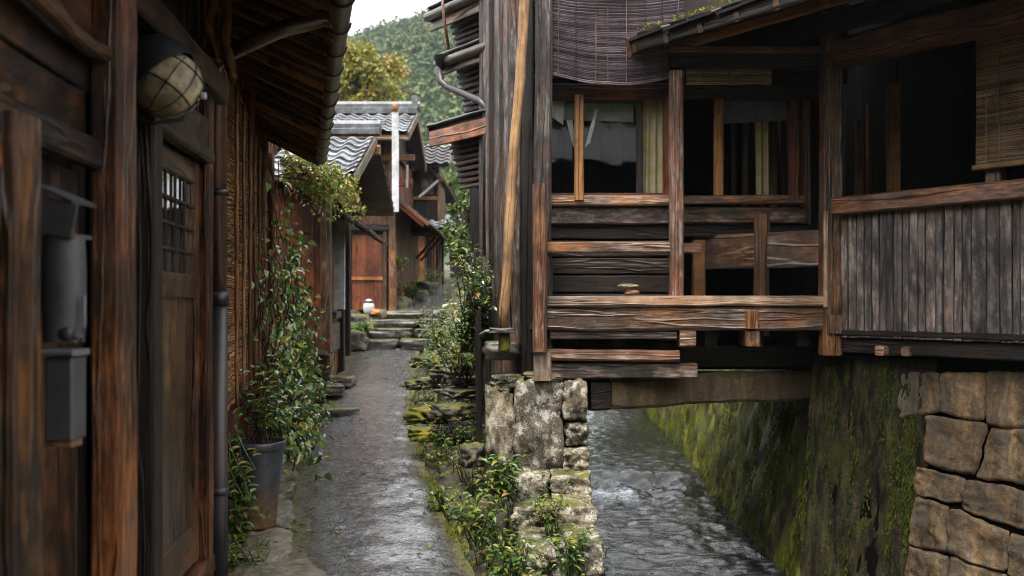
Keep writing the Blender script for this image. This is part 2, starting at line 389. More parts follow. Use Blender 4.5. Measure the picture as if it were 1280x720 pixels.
def water_mat():
    m, nt, b = newmat('stream water')
    ob = nt.nodes.new('ShaderNodeTexCoord').outputs['Object']
    foam = nd(nt, 'Attribute', attribute_name='edge').outputs['Fac']
    n1 = noi(nt, vscale(nt, ob, (.7, 1.5, 1)), 11, 5, .66, dist=.8)
    n2 = noi(nt, vscale(nt, ob, (1, .7, 1)), 4, 4, .55, dist=1.0)
    n3 = noi(nt, ob, 40, 4, .7)
    f = mth(nt, 'ADD', mth(nt, 'MULTIPLY', foam, .40), mth(nt, 'ADD', mth(nt, 'MULTIPLY', n1, .62), mth(nt, 'MULTIPLY', n3, .2)))
    f = ramp(nt, f, [(.64, 0.0), (.78, .85)])
    col = mixc(nt, f, ramp(nt, n2, [(.35, (.003, .0045, .0045)), (.7, (.014, .015, .011))]), (.60, .66, .72))
    h = mth(nt, 'ADD', mth(nt, 'MULTIPLY', n1, .55), mth(nt, 'MULTIPLY', n2, .8))
    rg = mixc(nt, f, (.06, .06, .06), (.7, .7, .7))
    setb(nt, b, col=col, rough=rg, normal=bump(nt, h, .5, .035), ior=1.33, spec=.5)
    return m


M['water'] = water_mat()


def glass_mat():
    m, nt, b = newmat('window glass')
    ob = nt.nodes.new('ShaderNodeTexCoord').outputs['Object']
    n = bump(nt, noi(nt, ob, 3, 2), .1, .02)
    fr_ = nd(nt, 'Fresnel', {'IOR': 1.42, 'Normal': n}).outputs[0]
    gl = nd(nt, 'BsdfGlossy', {'Color': (.9, .93, .95, 1), 'Roughness': .03, 'Normal': n}).outputs[0]
    tr = nd(nt, 'BsdfTransparent', {'Color': (.92, .92, .91, 1)}).outputs[0]
    mx = nd(nt, 'MixShader', {0: fr_, 1: tr, 2: gl}).outputs[0]
    nt.links.new(mx, nt.nodes['Material Output'].inputs['Surface'])
    return m


M['glass'] = glass_mat()

# ------------------------------------------------------------------ mesh builder
_used = set()


def base(o):
    p = V((0, 0, 0))
    while o is not None:
        p = p + o.location
        o = o.parent
    return p


class MB:
    def __init__(s):
        s.v, s.f, s.uv, s.r, s.e = [], [], [], [], None

    def face(s, idx, uvs=None, r=.5):
        s.f.append(idx)
        s.uv.extend(uvs if uvs else [(0, 0)] * len(idx))
        s.r.append(r)

    def timber(s, a, b, w, h, up=Z, ch=.010, jit=.003, seg=None, r=None, taper=1.0, chip=.5, bow=0.0):
        a, b, up = V(a), V(b), V(up)
        ax = b - a
        L = ax.length
        ax.normalize()
        sd = ax.cross(up)
        if sd.length < 1e-4:
            sd = ax.cross(V((1, 0, 0)))
        sd.normalize()
        u2 = sd.cross(ax).normalized()
        n = seg or max(1, min(24, int(L / .16)))
        ch = min(ch, w * .3, h * .3)
        r = R() if r is None else r
        ru, rv, so = U(0, 50), U(0, 50), U(0, 90)
        base_i = len(s.v)
        hw, hh = w / 2, h / 2
        for i in range(n + 1):
            t = i / n
            k = lerp(1, taper, t)
            c = a + ax * (L * t) + u2 * (bow * math.sin(math.pi * t))
            wob = V((noise.noise(V((so, t * L * .9, 1))), noise.noise(V((so, t * L * .9, 7))), 0)) * jit * 1.5
            for q, (sx, sy) in enumerate(((1, -1), (1, 1), (-1, 1), (-1, -1))):
                cc = ch * (1 + chip * 2.2 * max(0, noise.noise(V((so + q * 9, t * L * 3.1, 3)))))
                cc = min(cc, hw * .8, hh * .8)
                pts = ((sx * hw, sy * (hh - cc)), (sx * (hw - cc), sy * hh))
                if sx * sy > 0:
                    pts = pts
                else:
                    pts = pts[::-1]
                for (x, y) in pts:
                    p = c + sd * ((x + wob.x) * k) + u2 * ((y + wob.y) * k)
                    p = p + noise.noise_vector(p * 6.3 + V((so, so, so))) * jit
                    s.v.append(p)
        # perimeter
        per = [0, 2 * (hh - ch), 2 * hh, 2 * hh + 2 * (hw - ch), 2 * hh + 2 * hw, 4 * hh + 2 * hw - 2 * ch, 4 * hh + 2 * hw, 4 * hh + 4 * hw - 2 * ch, 4 * hh + 4 * hw]
        for i in range(n):
            for q in range(8):
                q2 = (q + 1) % 8
                A, B = base_i + i * 8 + q, base_i + i * 8 + q2
                D, E = A + 8, B + 8
                u0, u1 = ru + L * i / n, ru + L * (i + 1) / n
                v0, v1 = rv + per[q], rv + per[q + 1]
                s.face((A, B, E, D), [(u0, v0), (u0, v1), (u1, v1), (u1, v0)], r)
        cap = [(.1 * (p - a).dot(sd), (p - a).dot(u2)) for p in s.v[base_i:base_i + 8]]
        s.face(tuple(base_i + q for q in range(7, -1, -1)), [(ru + c0, rv + c1) for c0, c1 in cap[::-1]], r)
        k0 = base_i + n * 8
        s.face(tuple(k0 + q for q in range(8)), [(ru + c0, rv + c1) for c0, c1 in cap], r)
        return s

    def box(s, lo, hi, **k):
        lo, hi = V(lo), V(hi)
        d = hi - lo
        c = (lo + hi) / 2
        ax = max(range(3), key=lambda i: d[i])
        a, b = c.copy(), c.copy()
        a[ax], b[ax] = lo[ax], hi[ax]
        if ax == 2:
            s.timber(a, b, d.x, d.y, up=(0, 1, 0), **k)
        elif ax == 0:
            s.timber(a, b, d.y, d.z, **k)
        else:
            s.timber(a, b, d.x, d.z, **k)
        return s

    def tube(s, pts, rad, n=8, jit=0.0, r=None, cap=True):
        pts = [V(p) for p in pts]
        r = R() if r is None else r
        ru, rv, so = U(0, 50), U(0, 50), U(0, 90)
        if not isinstance(rad, (list, tuple)):
            rad = [rad] * len(pts)
        b0 = len(s.v)
        ln = 0
        lens = []
        ref = V((.31, .27, .91))
        for i, p in enumerate(pts):
            d = (pts[min(i + 1, len(pts) - 1)] - pts[max(i - 1, 0)])
            if d.length < 1e-9:
                d = Z.copy()
            d.normalize()
            x = d.cross(ref)
            if x.length < .2:
                x = d.cross(V((1, 0, 0)))
            x.normalize()
            y = d.cross(x)
            if i:
                ln += (p - pts[i - 1]).length
            lens.append(ln)
            for q in range(n):
                an = 2 * math.pi * q / n
                rr = rad[i]
                pp = p + (x * math.cos(an) + y * math.sin(an)) * rr
                if jit:
                    pp += noise.noise_vector(pp * 9 + V((so, so, so))) * jit
                s.v.append(pp)
        for i in range(len(pts) - 1):
            for q in range(n):
                q2 = (q + 1) % n
                A, B = b0 + i * n + q, b0 + i * n + q2
                c = 2 * math.pi * max(rad[i], .004)
                s.face((A, B, B + n, A + n), [(ru + lens[i], rv + c * q / n), (ru + lens[i], rv + c * (q + 1) / n),
                                              (ru + lens[i + 1], rv + c * (q + 1) / n), (ru + lens[i + 1], rv + c * q / n)], r)
        if cap:
            s.face(tuple(b0 + q for q in range(n - 1, -1, -1)), None, r)
            k0 = b0 + (len(pts) - 1) * n
            s.face(tuple(k0 + q for q in range(n)), None, r)
        return s

    def grid(s, fn, ni, nj, r=.5, flip=False, edge=None, uvs=1.0):
        b0 = len(s.v)
        if edge is not None and s.e is None:
            s.e = [0.0] * b0
        for i in range(ni + 1):
            for j in range(nj + 1):
                s.v.append(V(fn(i / ni, j / nj)))
                if edge is not None:
                    s.e.append(edge(i / ni, j / nj))
        for i in range(ni):
            for j in range(nj):
                A = b0 + i * (nj + 1) + j
                idx = (A, A + 1, A + nj + 2, A + nj + 1)
                uv = [(i / ni * uvs, j / nj * uvs), (i / ni * uvs, (j + 1) / nj * uvs), ((i + 1) / ni * uvs, (j + 1) / nj * uvs), ((i + 1) / ni * uvs, j / nj * uvs)]
                if flip:
                    idx, uv = idx[::-1], uv[::-1]
                s.face(idx, uv, r)
        return s

    def lathe(s, prof, c=(0, 0, 0), n=24, r=.5, mat=None):
        """prof: (radius, z); closed caps are given by radius 0"""
        c = V(c)
        b0 = len(s.v)
        for (rad, z) in prof:
            for q in range(n):
                an = 2 * math.pi * q / n
                p = V((rad * math.cos(an), rad * math.sin(an), z))
                s.v.append((mat @ p if mat else p) + c)
        for i in range(len(prof) - 1):
            for q in range(n):
                q2 = (q + 1) % n
                A, B = b0 + i * n + q, b0 + i * n + q2
                s.face((A, B, B + n, A + n), None, r)
        return s

    def rock(s, c, size, seed=0, n=7, rough=.12, boxy=.65, rz=0.0, freq=1.0, r=None, tilt=0.0):
        c = V(c)
        sx, sy, sz = (q / 2 for q in size)
        r = R() if r is None else r
        rot = Matrix.Rotation(rz, 3, 'Z') @ Matrix.Rotation(tilt, 3, 'X')
        keys = {}

        def vert(p):
            k = (round(p.x, 4), round(p.y, 4), round(p.z, 4))
            if k in keys:
                return keys[k]
            d = p.normalized()
            q = d.lerp(p * .92, boxy)
            f = 1 + rough * fbm(q, 1.3 * freq, seed * 3.7, 5) + rough * .7 * ns(q, .8, seed * 1.9)
            w = rot @ V((q.x * sx * f, q.y * sy * f, q.z * sz * f)) + c
            s.v.append(w)
            keys[k] = len(s.v) - 1
            return keys[k]
        for ax in range(3):
            for sg in (-1, 1):
                for i in range(n):
                    for j in range(n):
                        qs = []
                        for (di, dj) in ((0, 0), (1, 0), (1, 1), (0, 1)):
                            a, b = -1 + 2 * (i + di) / n, -1 + 2 * (j + dj) / n
                            p = [0, 0, 0]
                            p[ax], p[(ax + 1) % 3], p[(ax + 2) % 3] = sg, a, b
                            qs.append(vert(V(p)))
                        if sg < 0:
                            qs = qs[::-1]
                        s.face(tuple(qs), None, r)
        return s

    def leaf(s, p, d, nrm, L, W, r=None, fold=.25, simple=False):
        d = d.normalized()
        x = d.cross(nrm)
        if x.length < 1e-3:
            x = d.cross(V((.3, .9, .2)))
        x.normalize()
        nn = x.cross(d)
        r = R() if r is None else r
        b0 = len(s.v)
        f = nn * (W * fold)
        if simple:
            s.v += [p, p + d * (L * .5) + x * (W / 2) + f, p + d * L, p + d * (L * .5) - x * (W / 2) + f]
            s.face((b0, b0 + 1, b0 + 2), None, r)
            s.face((b0, b0 + 2, b0 + 3), None, r)
            return
        dr = nn * (-L * .10)
        s.v += [p, p + d * (L * .28) + x * (W * .46) + f, p + d * (L * .68) + x * (W * .36) + f * .8 + dr * .4, p + d * L + dr * 1.6,
                p + d * (L * .68) - x * (W * .36) + f * .8 + dr * .4, p + d * (L * .28) - x * (W * .46) + f, p + d * (L * .5)]
        s.face((b0, b0 + 1, b0 + 6), None, r)
        s.face((b0 + 1, b0 + 2, b0 + 3, b0 + 6), None, r)
        s.face((b0 + 6, b0 + 3, b0 + 4, b0 + 5), None, r)
        s.face((b0, b0 + 6, b0 + 5), None, r)

    def build(s, name, mat, parent=None, smooth=False, origin=None):
        mats = mat if isinstance(mat, list) else [mat]
        if parent is None:
            if origin is None:
                xs = [p.x for p in s.v]
                ys = [p.y for p in s.v]
                origin = V(((min(xs) + max(xs)) / 2, (min(ys) + max(ys)) / 2, min(p.z for p in s.v)))
            off = V(origin)
        else:
            off = base(parent)
        me = bpy.data.meshes.new(name)
        me.from_pydata([tuple(p - off) for p in s.v], [], s.f)
        uvl = me.uv_layers.new(name='UVMap')
        flat = [c for uv in s.uv for c in uv]
        uvl.data.foreach_set('uv', flat)
        a = me.attributes.new('rnd', 'FLOAT', 'FACE')
        a.data.foreach_set('value', s.r)
        if s.e is not None:
            a = me.attributes.new('edge', 'FLOAT', 'POINT')
            a.data.foreach_set('value', s.e + [0.0] * (len(s.v) - len(s.e)))
        if smooth:
            me.polygons.foreach_set('use_smooth', [True] * len(me.polygons))
        for m in mats:
            me.materials.append(m)
        me.update()
        o = bpy.data.objects.new(name, me)
        C.objects.link(o)
        if parent is None:
            o.location = off
        else:
            o.parent = parent
        return o


def tag(o, label=None, cat=None, group=None, kind=None):
    if label:
        o['label'] = label
    if cat:
        o['category'] = cat
    if group:
        o['group'] = group
    if kind:
        o['kind'] = kind
    return o


def thing(name, label, cat, loc=(0, 0, 0), group=None):
    o = bpy.data.objects.new(name, None)
    C.objects.link(o)
    o.empty_display_size = .1
    o.location = V(loc)
    return tag(o, label, cat, group)


def structure(mb, name, mat, label, cat, smooth=True):
    return tag(mb.build(name, mat, smooth=smooth, origin=V((0, 0, 0))), label, cat, kind='structure')


def tm(name, mat, parent, a, b, w, h, label=None, **k):
    o = MB().timber(a, b, w, h, **k).build(name, mat, parent)
    if label:
        o['label'] = label
    return o


# ------------------------------------------------------------------ where things lie
def pz(y):
    return pw(y, [(6, 0), (18, .72), (20.0, 1.44), (60, 3.84)])


PL = [(-3, -.95), (3, -1.12), (6, -1.36), (7.15, -1.61), (8.1, -1.81), (9.6, -2.10), (11.3, -2.25), (13.8, -2.44), (17.9, -3.02), (18.1, -3.02)]
PR = [(-3, .25), (3, .05), (6, -.25), (7.15, -.477), (8.1, -.65), (9.6, -.90), (11.3, -1.135), (13.8, -1.36), (17.9, -1.66), (18.1, -1.66)]
UL = [(19.9, -2.35), (24, -2.34), (30, -2.45), (40, -2.2)]
UR = [(19.9, -1.42), (24, -1.62), (30, -1.95), (40, -1.5)]


def wallx(y):
    return -1.13 - .0965 * y if y < 5.5 else -1.661 - .19 * (y - 5.5)


def LW(y, z, off=0.0):
    return V((wallx(y) + off, y, z))


A0 = V((2.6, 8.0, 0))
FD = V((.582, -.813, 0))
FN = V((-.813, -.582, 0))


def RF(t, z, off=0.0):
    p = A0 + FD * t + FN * off
    return V((p.x, p.y, z))


# ------------------------------------------------------------------ ground, path, water, hills
def bank_z(x, y):
    """ground right of the path, down to the stream wall"""
    xr = pw(y, PR) if y < 18.1 else pw(y, UR)
    p = pz(y)
    drop = pw(y, [(5, -.55), (7.6, -.50), (8.6, -.15), (10, .02), (60, .05)])
    k = sstep(xr, xr + .12, x)
    zr = pw(y, [(4, -.55), (5.6, -.42), (6.06, -.36), (6.95, -.14), (7.6, .06), (8.3, .45), (9, .7), (60, 3.2)])
    t = sstep(xr + .15, .45, x)
    z = lerp(p - .03, p + drop, k)
    return lerp(z, zr, t * .85)


def ground_z(x, y):
    xl = pw(y, PL) if y < 18.1 else pw(y, UL)
    xr = pw(y, PR) if y < 18.1 else pw(y, UR)
    if x > xr:
        z = bank_z(x, y)
    elif x < xl:
        z = pz(y) - .03 + .06 * min(1, (xl - x) / .3)
    else:
        z = pz(y) - .04 if not 17.8 < y < 20.1 else pz(18) - .05
    return z


mb = MB()
mb.grid(lambda a, b: V((lerp(-5.0, .60, b), lerp(2, 22, a), 0)), 230, 62)
for p in mb.v:
    p.z = ground_z(p.x, p.y) + .03 * fbm(p, 2.2, 3) - .015
    if p.y > 17.9 and p.y < 20.05 and -3.1 < p.x < -1.3:
        p.z = .5
structure(mb, 'terrain', M['earth'], 'damp dark earth along the path edges', 'ground')
mb = MB()
mb.grid(lambda a, b: V((lerp(-5.0, .60, b), lerp(-6, 2, a), ground_z(lerp(-5, .6, b), 2) - .02)), 10, 60)
mb.grid(lambda a, b: V((lerp(-5.0, .60, b), lerp(22, 62, a), ground_z(lerp(-5, .6, b), lerp(22, 62, a)))), 60, 30)
structure(mb, 'terrain', M['earth'], 'damp earth beyond the upper path', 'ground')
mb = MB()
mb.grid(lambda a, b: V((lerp(2.9, 14, b), lerp(9.4, 60, a), 1.15 + lerp(0, 2, a) + .05 * ns(V((b * 9, a * 30, 0))))), 40, 12)
structure(mb, 'terrain', M['earth'], 'bank behind the mossy stream wall', 'ground')
mb = MB()
mb.grid(lambda a, b: V((lerp(-430, 430, b), lerp(-430, 430, a), -1.7)), 10, 10)
structure(mb, 'ground', M['earth'], 'flat ground reaching the horizon', 'ground')


def path_fn(a, b):
    y = lerp(-2, 18.05, a ** .8)
    x = lerp(pw(y, PL), pw(y, PR), b)
    x += .03 * fbm(V((x, y, 1)), 1.7, 5) * (1 if b in (0, 1) else abs(2 * b - 1))
    crown = .03 * (1 - (2 * b - 1) ** 2)
    return V((x, y, pz(y) + crown + .010 * fbm(V((x, y, 0)), 4, 2) + .012 * ns(V((x, y, 0)), 1.4)))


mb = MB()
mb.grid(path_fn, 300, 36, edge=lambda a, b: max(0, max(1 - b / .40, 1 - (1 - b) / .20)) ** 1.1)
# the concrete edge that drops to the ditch
ys = [lerp(-2, 18.05, (i / 300) ** .8) for i in range(301)]


def edge_fn(a, b):
    p = path_fn(a, 1.0)
    return V((p.x + .05 * b + .02 * fbm(V((p.x, p.y, b * .4)), 5, 8), p.y, p.z - .55 * b))


mb.grid(edge_fn, 300, 6, edge=lambda a, b: 1.0)
structure(mb, 'path', M['path'], 'wet rough concrete path climbing between the houses', 'path')
mb = MB()
mb.grid(lambda a, b: V((lerp(pw(lerp(19.95, 40, a), UL), pw(lerp(19.95, 40, a), UR), b), lerp(19.95, 40, a), pz(lerp(19.95, 40, a)) + .012 * fbm(V((b * 2, a * 30, 0)), 1.5))),
        120, 10, edge=lambda a, b: .5 * abs(2 * b - 1) ** 3)
structure(mb, 'path', M['path'], 'wet upper path beyond the steps', 'path')


def wz(x, y):
    z = -.80
    z += .12 * sstep(13.0, 13.5, y)
    fl = V((x * 2.6, y * 1.5, 0))
    rip = .030 * fbm(fl, 1.0, 4, 4) + .020 * fbm(V((x * 3.4 + .6 * y, y * 9, 0)), 1, 9, 4)
    k = 1 + 1.3 * math.exp(-((y - 12.7) / .8) ** 2) - .45 * sstep(13.5, 16, y)
    return z + rip * k


def wfoam(x, y):
    f = math.exp(-((y - 12.5 - .3 * ns(V((x, y, 0)), 2)) / .6) ** 2) * (.25 + .6 * sstep(2.3, 1.1, x))
    f = max(f, .42 * sstep(12.5, 8.5, y) * sstep(2.2, 1.1, x))
    return f


def wxy(a, b):
    return lerp(.45, 3.6, b), lerp(5.0, 40, a ** 1.8)


mb = MB()
mb.grid(lambda a, b: V((*wxy(a, b), wz(*wxy(a, b)))), 620, 110, edge=lambda a, b: wfoam(*wxy(a, b)))
structure(mb, 'water', M['water'], 'fast shallow stream with white riffles', 'water')


# hills
def hill_z(x, y):
    h = sstep(60, 330, y) * pw(x, [(-400, 40), (-140, 44), (-52, 66), (-26, 77), (60, 105), (400, 125)])
    h += sstep(45, 90, y) * 4
    return h + 6 * fbm(V((x, y, 0)), .012, 3) * sstep(60, 200, y) + 2


mb = MB()
mb.grid(lambda a, b: V((lerp(-420, 420, b), lerp(46, 420, a), 0)), 90, 120)
for p in mb.v:
    p.z = hill_z(p.x, p.y)
structure(mb, 'hills', M['hill'], 'steep wooded hillside above the village', 'hills')
mb = MB()  # unseen hillside, added so the panes reflect dark ground instead of sky
mb.grid(lambda a, b: V((lerp(-420, 420, b), lerp(-30, -420, a), -1.75 + 120 * sstep(-30, -330, lerp(-30, -420, a)) + 5 * ns(V((b * 9, a * 9, 0))) * a)), 40, 50, flip=True)
structure(mb, 'hills', M['hill'], 'unseen hillside behind the camera added to darken reflections', 'hills')
mb = MB()
random.seed(11)
for k in range(2600):
    y = U(75, 345)
    px = U(380, 640)
    x = (px - 640) / F * y + U(-4, 4)
    z = hill_z(x, y)
    rad = U(1.6, 3.4)
    hgt = rad * U(.9, 1.5)
    tone = U(0, .75)
    for j in range(46):
        d = V((random.gauss(0, 1), random.gauss(0, 1), random.gauss(0, 1))).normalized() * (R() ** .4)
        p = V((x + d.x * rad, y + d.y * rad, z + hgt * .7 + d.z * hgt * .7))
        nrm = (d + V((U(-.6, .6), U(-.6, .6), U(-.2, .6))))
        s = U(.5, 1.1)
        mb.leaf(p, V((U(-1, 1), U(-1, 1), U(-1, .3))), nrm, s * 1.3, s, r=min(1, max(0, tone + U(-.2, .3))), simple=True)
tag(mb.build('forest', M['forest'], origin=V((0, 150, 0))), 'mixed green forest covering the far hillside', 'forest', kind='stuff')


# ------------------------------------------------------------------ plants
def rdir(zb=0.0):
    return V((random.gauss(0, 1), random.gauss(0, 1), random.gauss(0, 1) + zb)).normalized()


def tree(name, label, cat, foot, h, crown_c, crown_r, n, mat, leafsize, trunk_r=.2, clumps=40, group=None, seed=1):
    random.seed(seed)
    foot, cc = V(foot), V(crown_c)
    t = thing(name, label, cat, foot, group)
    tb = MB()
    pts = [foot.lerp(cc, k / 6) + V((U(-.1, .1), U(-.1, .1), 0)) * (k > 0) * crown_r[0] * .3 for k in range(7)]
    tb.tube(pts, [trunk_r * (1 - .11 * k) for k in range(7)], 8, .01)
    cl = []
    for k in range(clumps):
        d = rdir() * (R() ** .45)
        c = cc + V((d.x * crown_r[0], d.y * crown_r[1], d.z * crown_r[2]))
        c += V((0, 0, 1)) * .25 * crown_r[2] * ns(c, .7, seed)
        cl.append((c, U(.16, .36) * min(crown_r)))
        if k % 2 == 0:
            st = pts[random.randint(3, 6)]
            tb.tube([st, st.lerp(c, .5) + V((0, 0, .1)), c], [trunk_r * .3, trunk_r * .2, trunk_r * .07], 5)
    tb.build('trunk', M['stem'], t, smooth=True)
    cb = MB()
    for k in range(n):
        c, rr = random.choice(cl)
        d = rdir() * (R() ** .5)
        p = c + d * rr
        tone = .5 + .35 * ns(c, 1.1, seed) + U(-.3, .3)
        cb.leaf(p, rdir(-.5), d + rdir(.4), leafsize * U(.7, 1.4), leafsize * U(.5, .9), r=max(0, min(1, tone)), simple=True)
    cb.build('crown', mat, t)
    return t


def stem_plant(mbl, mbs, foot, top, nleaf, L, W, spread=.05, bend=.1, opp=True, tip=.3):
    foot, top = V(foot), V(top)
    ctrl = foot.lerp(top, .5) + V((U(-bend, bend), U(-bend, bend), bend * .5))
    pts = []
    for k in range(7):
        t = k / 6
        pts.append(foot * (1 - t) ** 2 + ctrl * 2 * t * (1 - t) + top * t * t)
    mbs.tube(pts, [.006 - .0006 * k for k in range(7)], 4)
    for k in range(nleaf):
        t = lerp(tip, 1, k / max(1, nleaf - 1))
        i = min(5, int(t * 6))
        p = pts[i].lerp(pts[i + 1], t * 6 - i)
        an = U(0, 6.283)
        d = V((math.cos(an), math.sin(an), U(-.5, .45)))
        mbl.leaf(p + d * spread * U(.2, 1), d, V((d.x * .4, d.y * .4 - .2, 1)), L * U(.65, 1.25), W * U(.7, 1.2))


# trees on the slope and behind the houses
tree('tree', 'yellow green autumn tree rising behind the tiled ridge', 'tree', (-5.4, 36, 2.5), 9, (-5.6, 36, 9.35), (1.75, 1.6, 1.9), 7500, M['autumn'], .17, .22, 60, 'trees behind the roofs', 3)
tree('tree', 'olive leaved tree lower down between the ridge and the hill', 'tree', (-4.7, 40, 2.8), 9, (-4.75, 40, 7.7), (1.1, 1.1, 1.5), 4000, M['leafy'], .17, .18, 40, 'trees behind the roofs', 4)
tree('tree', 'orange tinged tree peeping between gutter and yellow tree', 'tree', (-8.8, 42, 3), 9, (-8.4, 42, 10.6), (2.1, 1.8, 2.5), 6000, M['autumn'], .19, .2, 40, 'trees behind the roofs', 5)
tree('tree', 'bright green tree standing under the lowest eave', 'tree', (-.72, 17.5, 1.0), 4, (-.75, 17.5, 2.95), (.42, .6, .75), 2600, M['greentree'], .085, .07, 46, None, 6)
tree('tree', 'dark green tree behind the end of the alley', 'tree', (-1.0, 44, 3), 9, (-2.2, 46, 5.9), (2.2, 1.6, 2.1), 6000, M['greentree'], .2, .25, 50, None, 8)

# ------------------------------------------------------------------ the dark house beside the path
random.seed(21)
H = thing('timber_house', 'dark brown timber house with panelled door, drainpipe and low eave lining the path', 'house', (-1.6, 4.5, 0))
mb = MB()
y = 1.4
while y < 5.45:
    w = U(.16, .26)
    y2 = min(y + w, 5.47)
    if not (4.2 < (y + y2) / 2 < 5.25):
        mb.timber(LW((y + y2) / 2, -.05, -.10 + U(-.006, .006)), LW((y + y2) / 2, 3.75, -.10), w - .006, .03, up=(1, .1, 0), jit=.003)
    else:
        mb.timber(LW((y + y2) / 2, 2.36, -.10 + U(-.006, .006)), LW((y + y2) / 2, 3.75, -.10), w - .006, .03, up=(1, .1, 0), jit=.003)
    y = y2
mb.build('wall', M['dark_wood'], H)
mb = MB()
y = 5.5
while y < 11.5:
    w = U(.15, .24)
    mb.timber(LW(y + w / 2, -.05, -.06 + U(-.008, .008)), LW(y + w / 2, 3.6, -.06), w - .006, .03, up=(1, .19, 0), jit=.004)
    y += w
o = mb.build('wall', M['red_wood'], H)
o['label'] = 'red brown board wall under the eave'
# end of the house, facing up the alley
mb = MB()
for k in range(12):
    mb.timber(LW(11.5, -.05, -.1 - .2 * k), LW(11.5, 3.7, -.1 - .2 * k), .19, .03, up=(0, 1, 0))
mb.build('end_wall', M['dark_wood'], H)
# posts
tm('post', M['house_post'], H, LW(2.67, -.05, .05), LW(2.67, 2.1, .05), .10, .15, up=(0, 1, 0), ch=.012, jit=.004)
tm('post', M['house_post'], H, LW(3.55, -.05, .055), LW(3.55, 3.7, .055), .11, .17, up=(0, 1, 0), ch=.014, jit=.005, label='broad post with orange wear beside the door')
tm('post', M['dark_wood'], H, LW(4.18, -.05, .0), LW(4.18, 2.34, .0), .10, .12, up=(0, 1, 0))
tm('post', M['house_wood'], H, LW(5.30, -.05, -.01), LW(5.30, 2.9, -.01), .10, .10, up=(0, 1, 0))
tm('post', M['mid_wood'], H, LW(5.72, -.05, -.02), LW(5.72, 3.3, -.02), .10, .12, up=(0, 1, 0))
for yy in (8.0, 9.9, 11.4):
    tm('post', M['red_wood'], H, LW(yy, -.05, .0), LW(yy, 3.3, .0), .11, .11, up=(0, 1, 0))
# beams
tm('beam', M['house_wood'], H, LW(1.3, 2.11, .01), LW(3.46, 2.11, .01), .06, .10, jit=.005)
tm('beam', M['house_post'], H, LW(1.3, 1.99, .03), LW(2.62, 1.99, .03), .05, .09)
tm('beam', M['house_wood'], H, LW(3.64, 2.76, .05), LW(5.5, 2.76, .05), .10, .14, jit=.005)
tm('lintel', M['house_wood'], H, LW(4.1, 2.37, .01), LW(5.32, 2.37, .01), .09, .07)
tm('beam', M['red_wood'], H, LW(5.5, 2.95, .0), LW(11.45, 2.95, .0), .08, .12)
tm('hood_board', M['grey_wood'], H, LW(4.12, 2.47, .02), LW(5.25, 2.47, .02), .02, .18, up=(.18, .02, 1))
tm('sill', M['house_wood'], H, LW(4.15, .19, -.01), LW(5.4, .19, -.01), .10, .10, jit=.006)
mb = MB()
for k, zz in enumerate((2.24, 2.42, 2.6)):
    mb.timber(LW(1.3, zz, -.03 + .012 * k), LW(3.46, zz, -.03 + .012 * k), .02, .175, jit=.004)
mb.build('panel', M['house_wood'], H)
mb = MB()
for (ya, yb) in ((2.76, 3.46), (3.66, 4.12)):
    y = ya
    while y < yb - .02:
        w = min(.17, yb - y)
        mb.timber(LW(y + w / 2, -.05, -.055), LW(y + w / 2, 2.05 if yb < 3.6 else 2.7, -.055), w - .004, .02, up=(1, .1, 0))
        y += w
mb.build('panel', M['house_wood'], H)
mb = MB()
pts = [LW(lerp(1.6, 3.5, k / 10), 2.46 + .010 * math.sin(k * 1.3), .05 + .008 * math.cos(k)) for k in range(11)]
mb.tube(pts, [.030 + .004 * math.sin(k * 2.1) for k in range(11)], 10, .005)
mb.build('log_rail', M['mid_wood'], H, smooth=True)['label'] = 'peeled log rail under the eave'
# door
DO = -.03
door = MB()
dz0, dz1, dy0, dy1 = .26, 2.32, 4.30, 5.22
for (ya, yb, za, zb) in ((dy0, dy0 + .09, dz0, dz1), (dy1 - .09, dy1, dz0, dz1)):
    door.timber(LW((ya + yb) / 2, za, DO), LW((ya + yb) / 2, zb, DO), yb - ya, .05, up=(1, .1, 0), jit=.002, ch=.006)
for (za, zb) in ((2.21, 2.32), (1.62, 1.74), (.26, .46)):
    door.timber(LW(dy0 + .09, (za + zb) / 2, DO), LW(dy1 - .09, (za + zb) / 2, DO), .045, zb - za, jit=.002, ch=.006)
D = door.build('door', M['door_wood'], H)
pn = MB()
y = dy0 + .09
for w in (.13, .16, .14, .17, .14):
    pn.timber(LW(y + w / 2, .46, DO - .006), LW(y + w / 2, 1.62, DO - .006), w - .004, .02, up=(1, .1, 0), jit=.0015, ch=.004)
    y += w
pn.build('panel', M['door_wood'], D)
gl = MB().timber(LW(dy0 + .09, 1.975, DO - .004), LW(dy1 - .09, 1.975, DO - .004), .005, .47, jit=0, ch=.0005, seg=1).build('glass_pane', M['glass'], D)
mu = MB()
for k in (1, 2, 3):
    yy = lerp(dy0 + .09, dy1 - .09, k / 4)
    mu.timber(LW(yy, 1.74, DO + .008), LW(yy, 2.21, DO + .008), .014, .014, up=(1, 0, 0), jit=0, ch=.002)
for zz in (1.85, 1.97, 2.09):
    mu.timber(LW(dy0 + .09, zz, DO + .012), LW(dy1 - .09, zz, DO + .012), .012, .014, jit=0, ch=.002)
mu.build('muntin', M['house_wood'], D)
MB().timber(LW(dy0 + .05, 1.12, DO + .035), LW(dy0 + .05, 1.26, DO + .035), .02, .02, up=(1, 0, 0), ch=.006).build('handle', M['iron'], D)
# dark hall behind the glass
mb = MB()
mb.grid(lambda a, b: V((-3.6, lerp(1.0, 11.4, a), lerp(-.2, 3.9, b))), 2, 2)
mb.grid(lambda a, b: V((lerp(-3.6, -1.2, a), .9, lerp(-.2, 3.9, b))), 2, 2)
mb.build('inner_wall', M['dark_wood'], H)
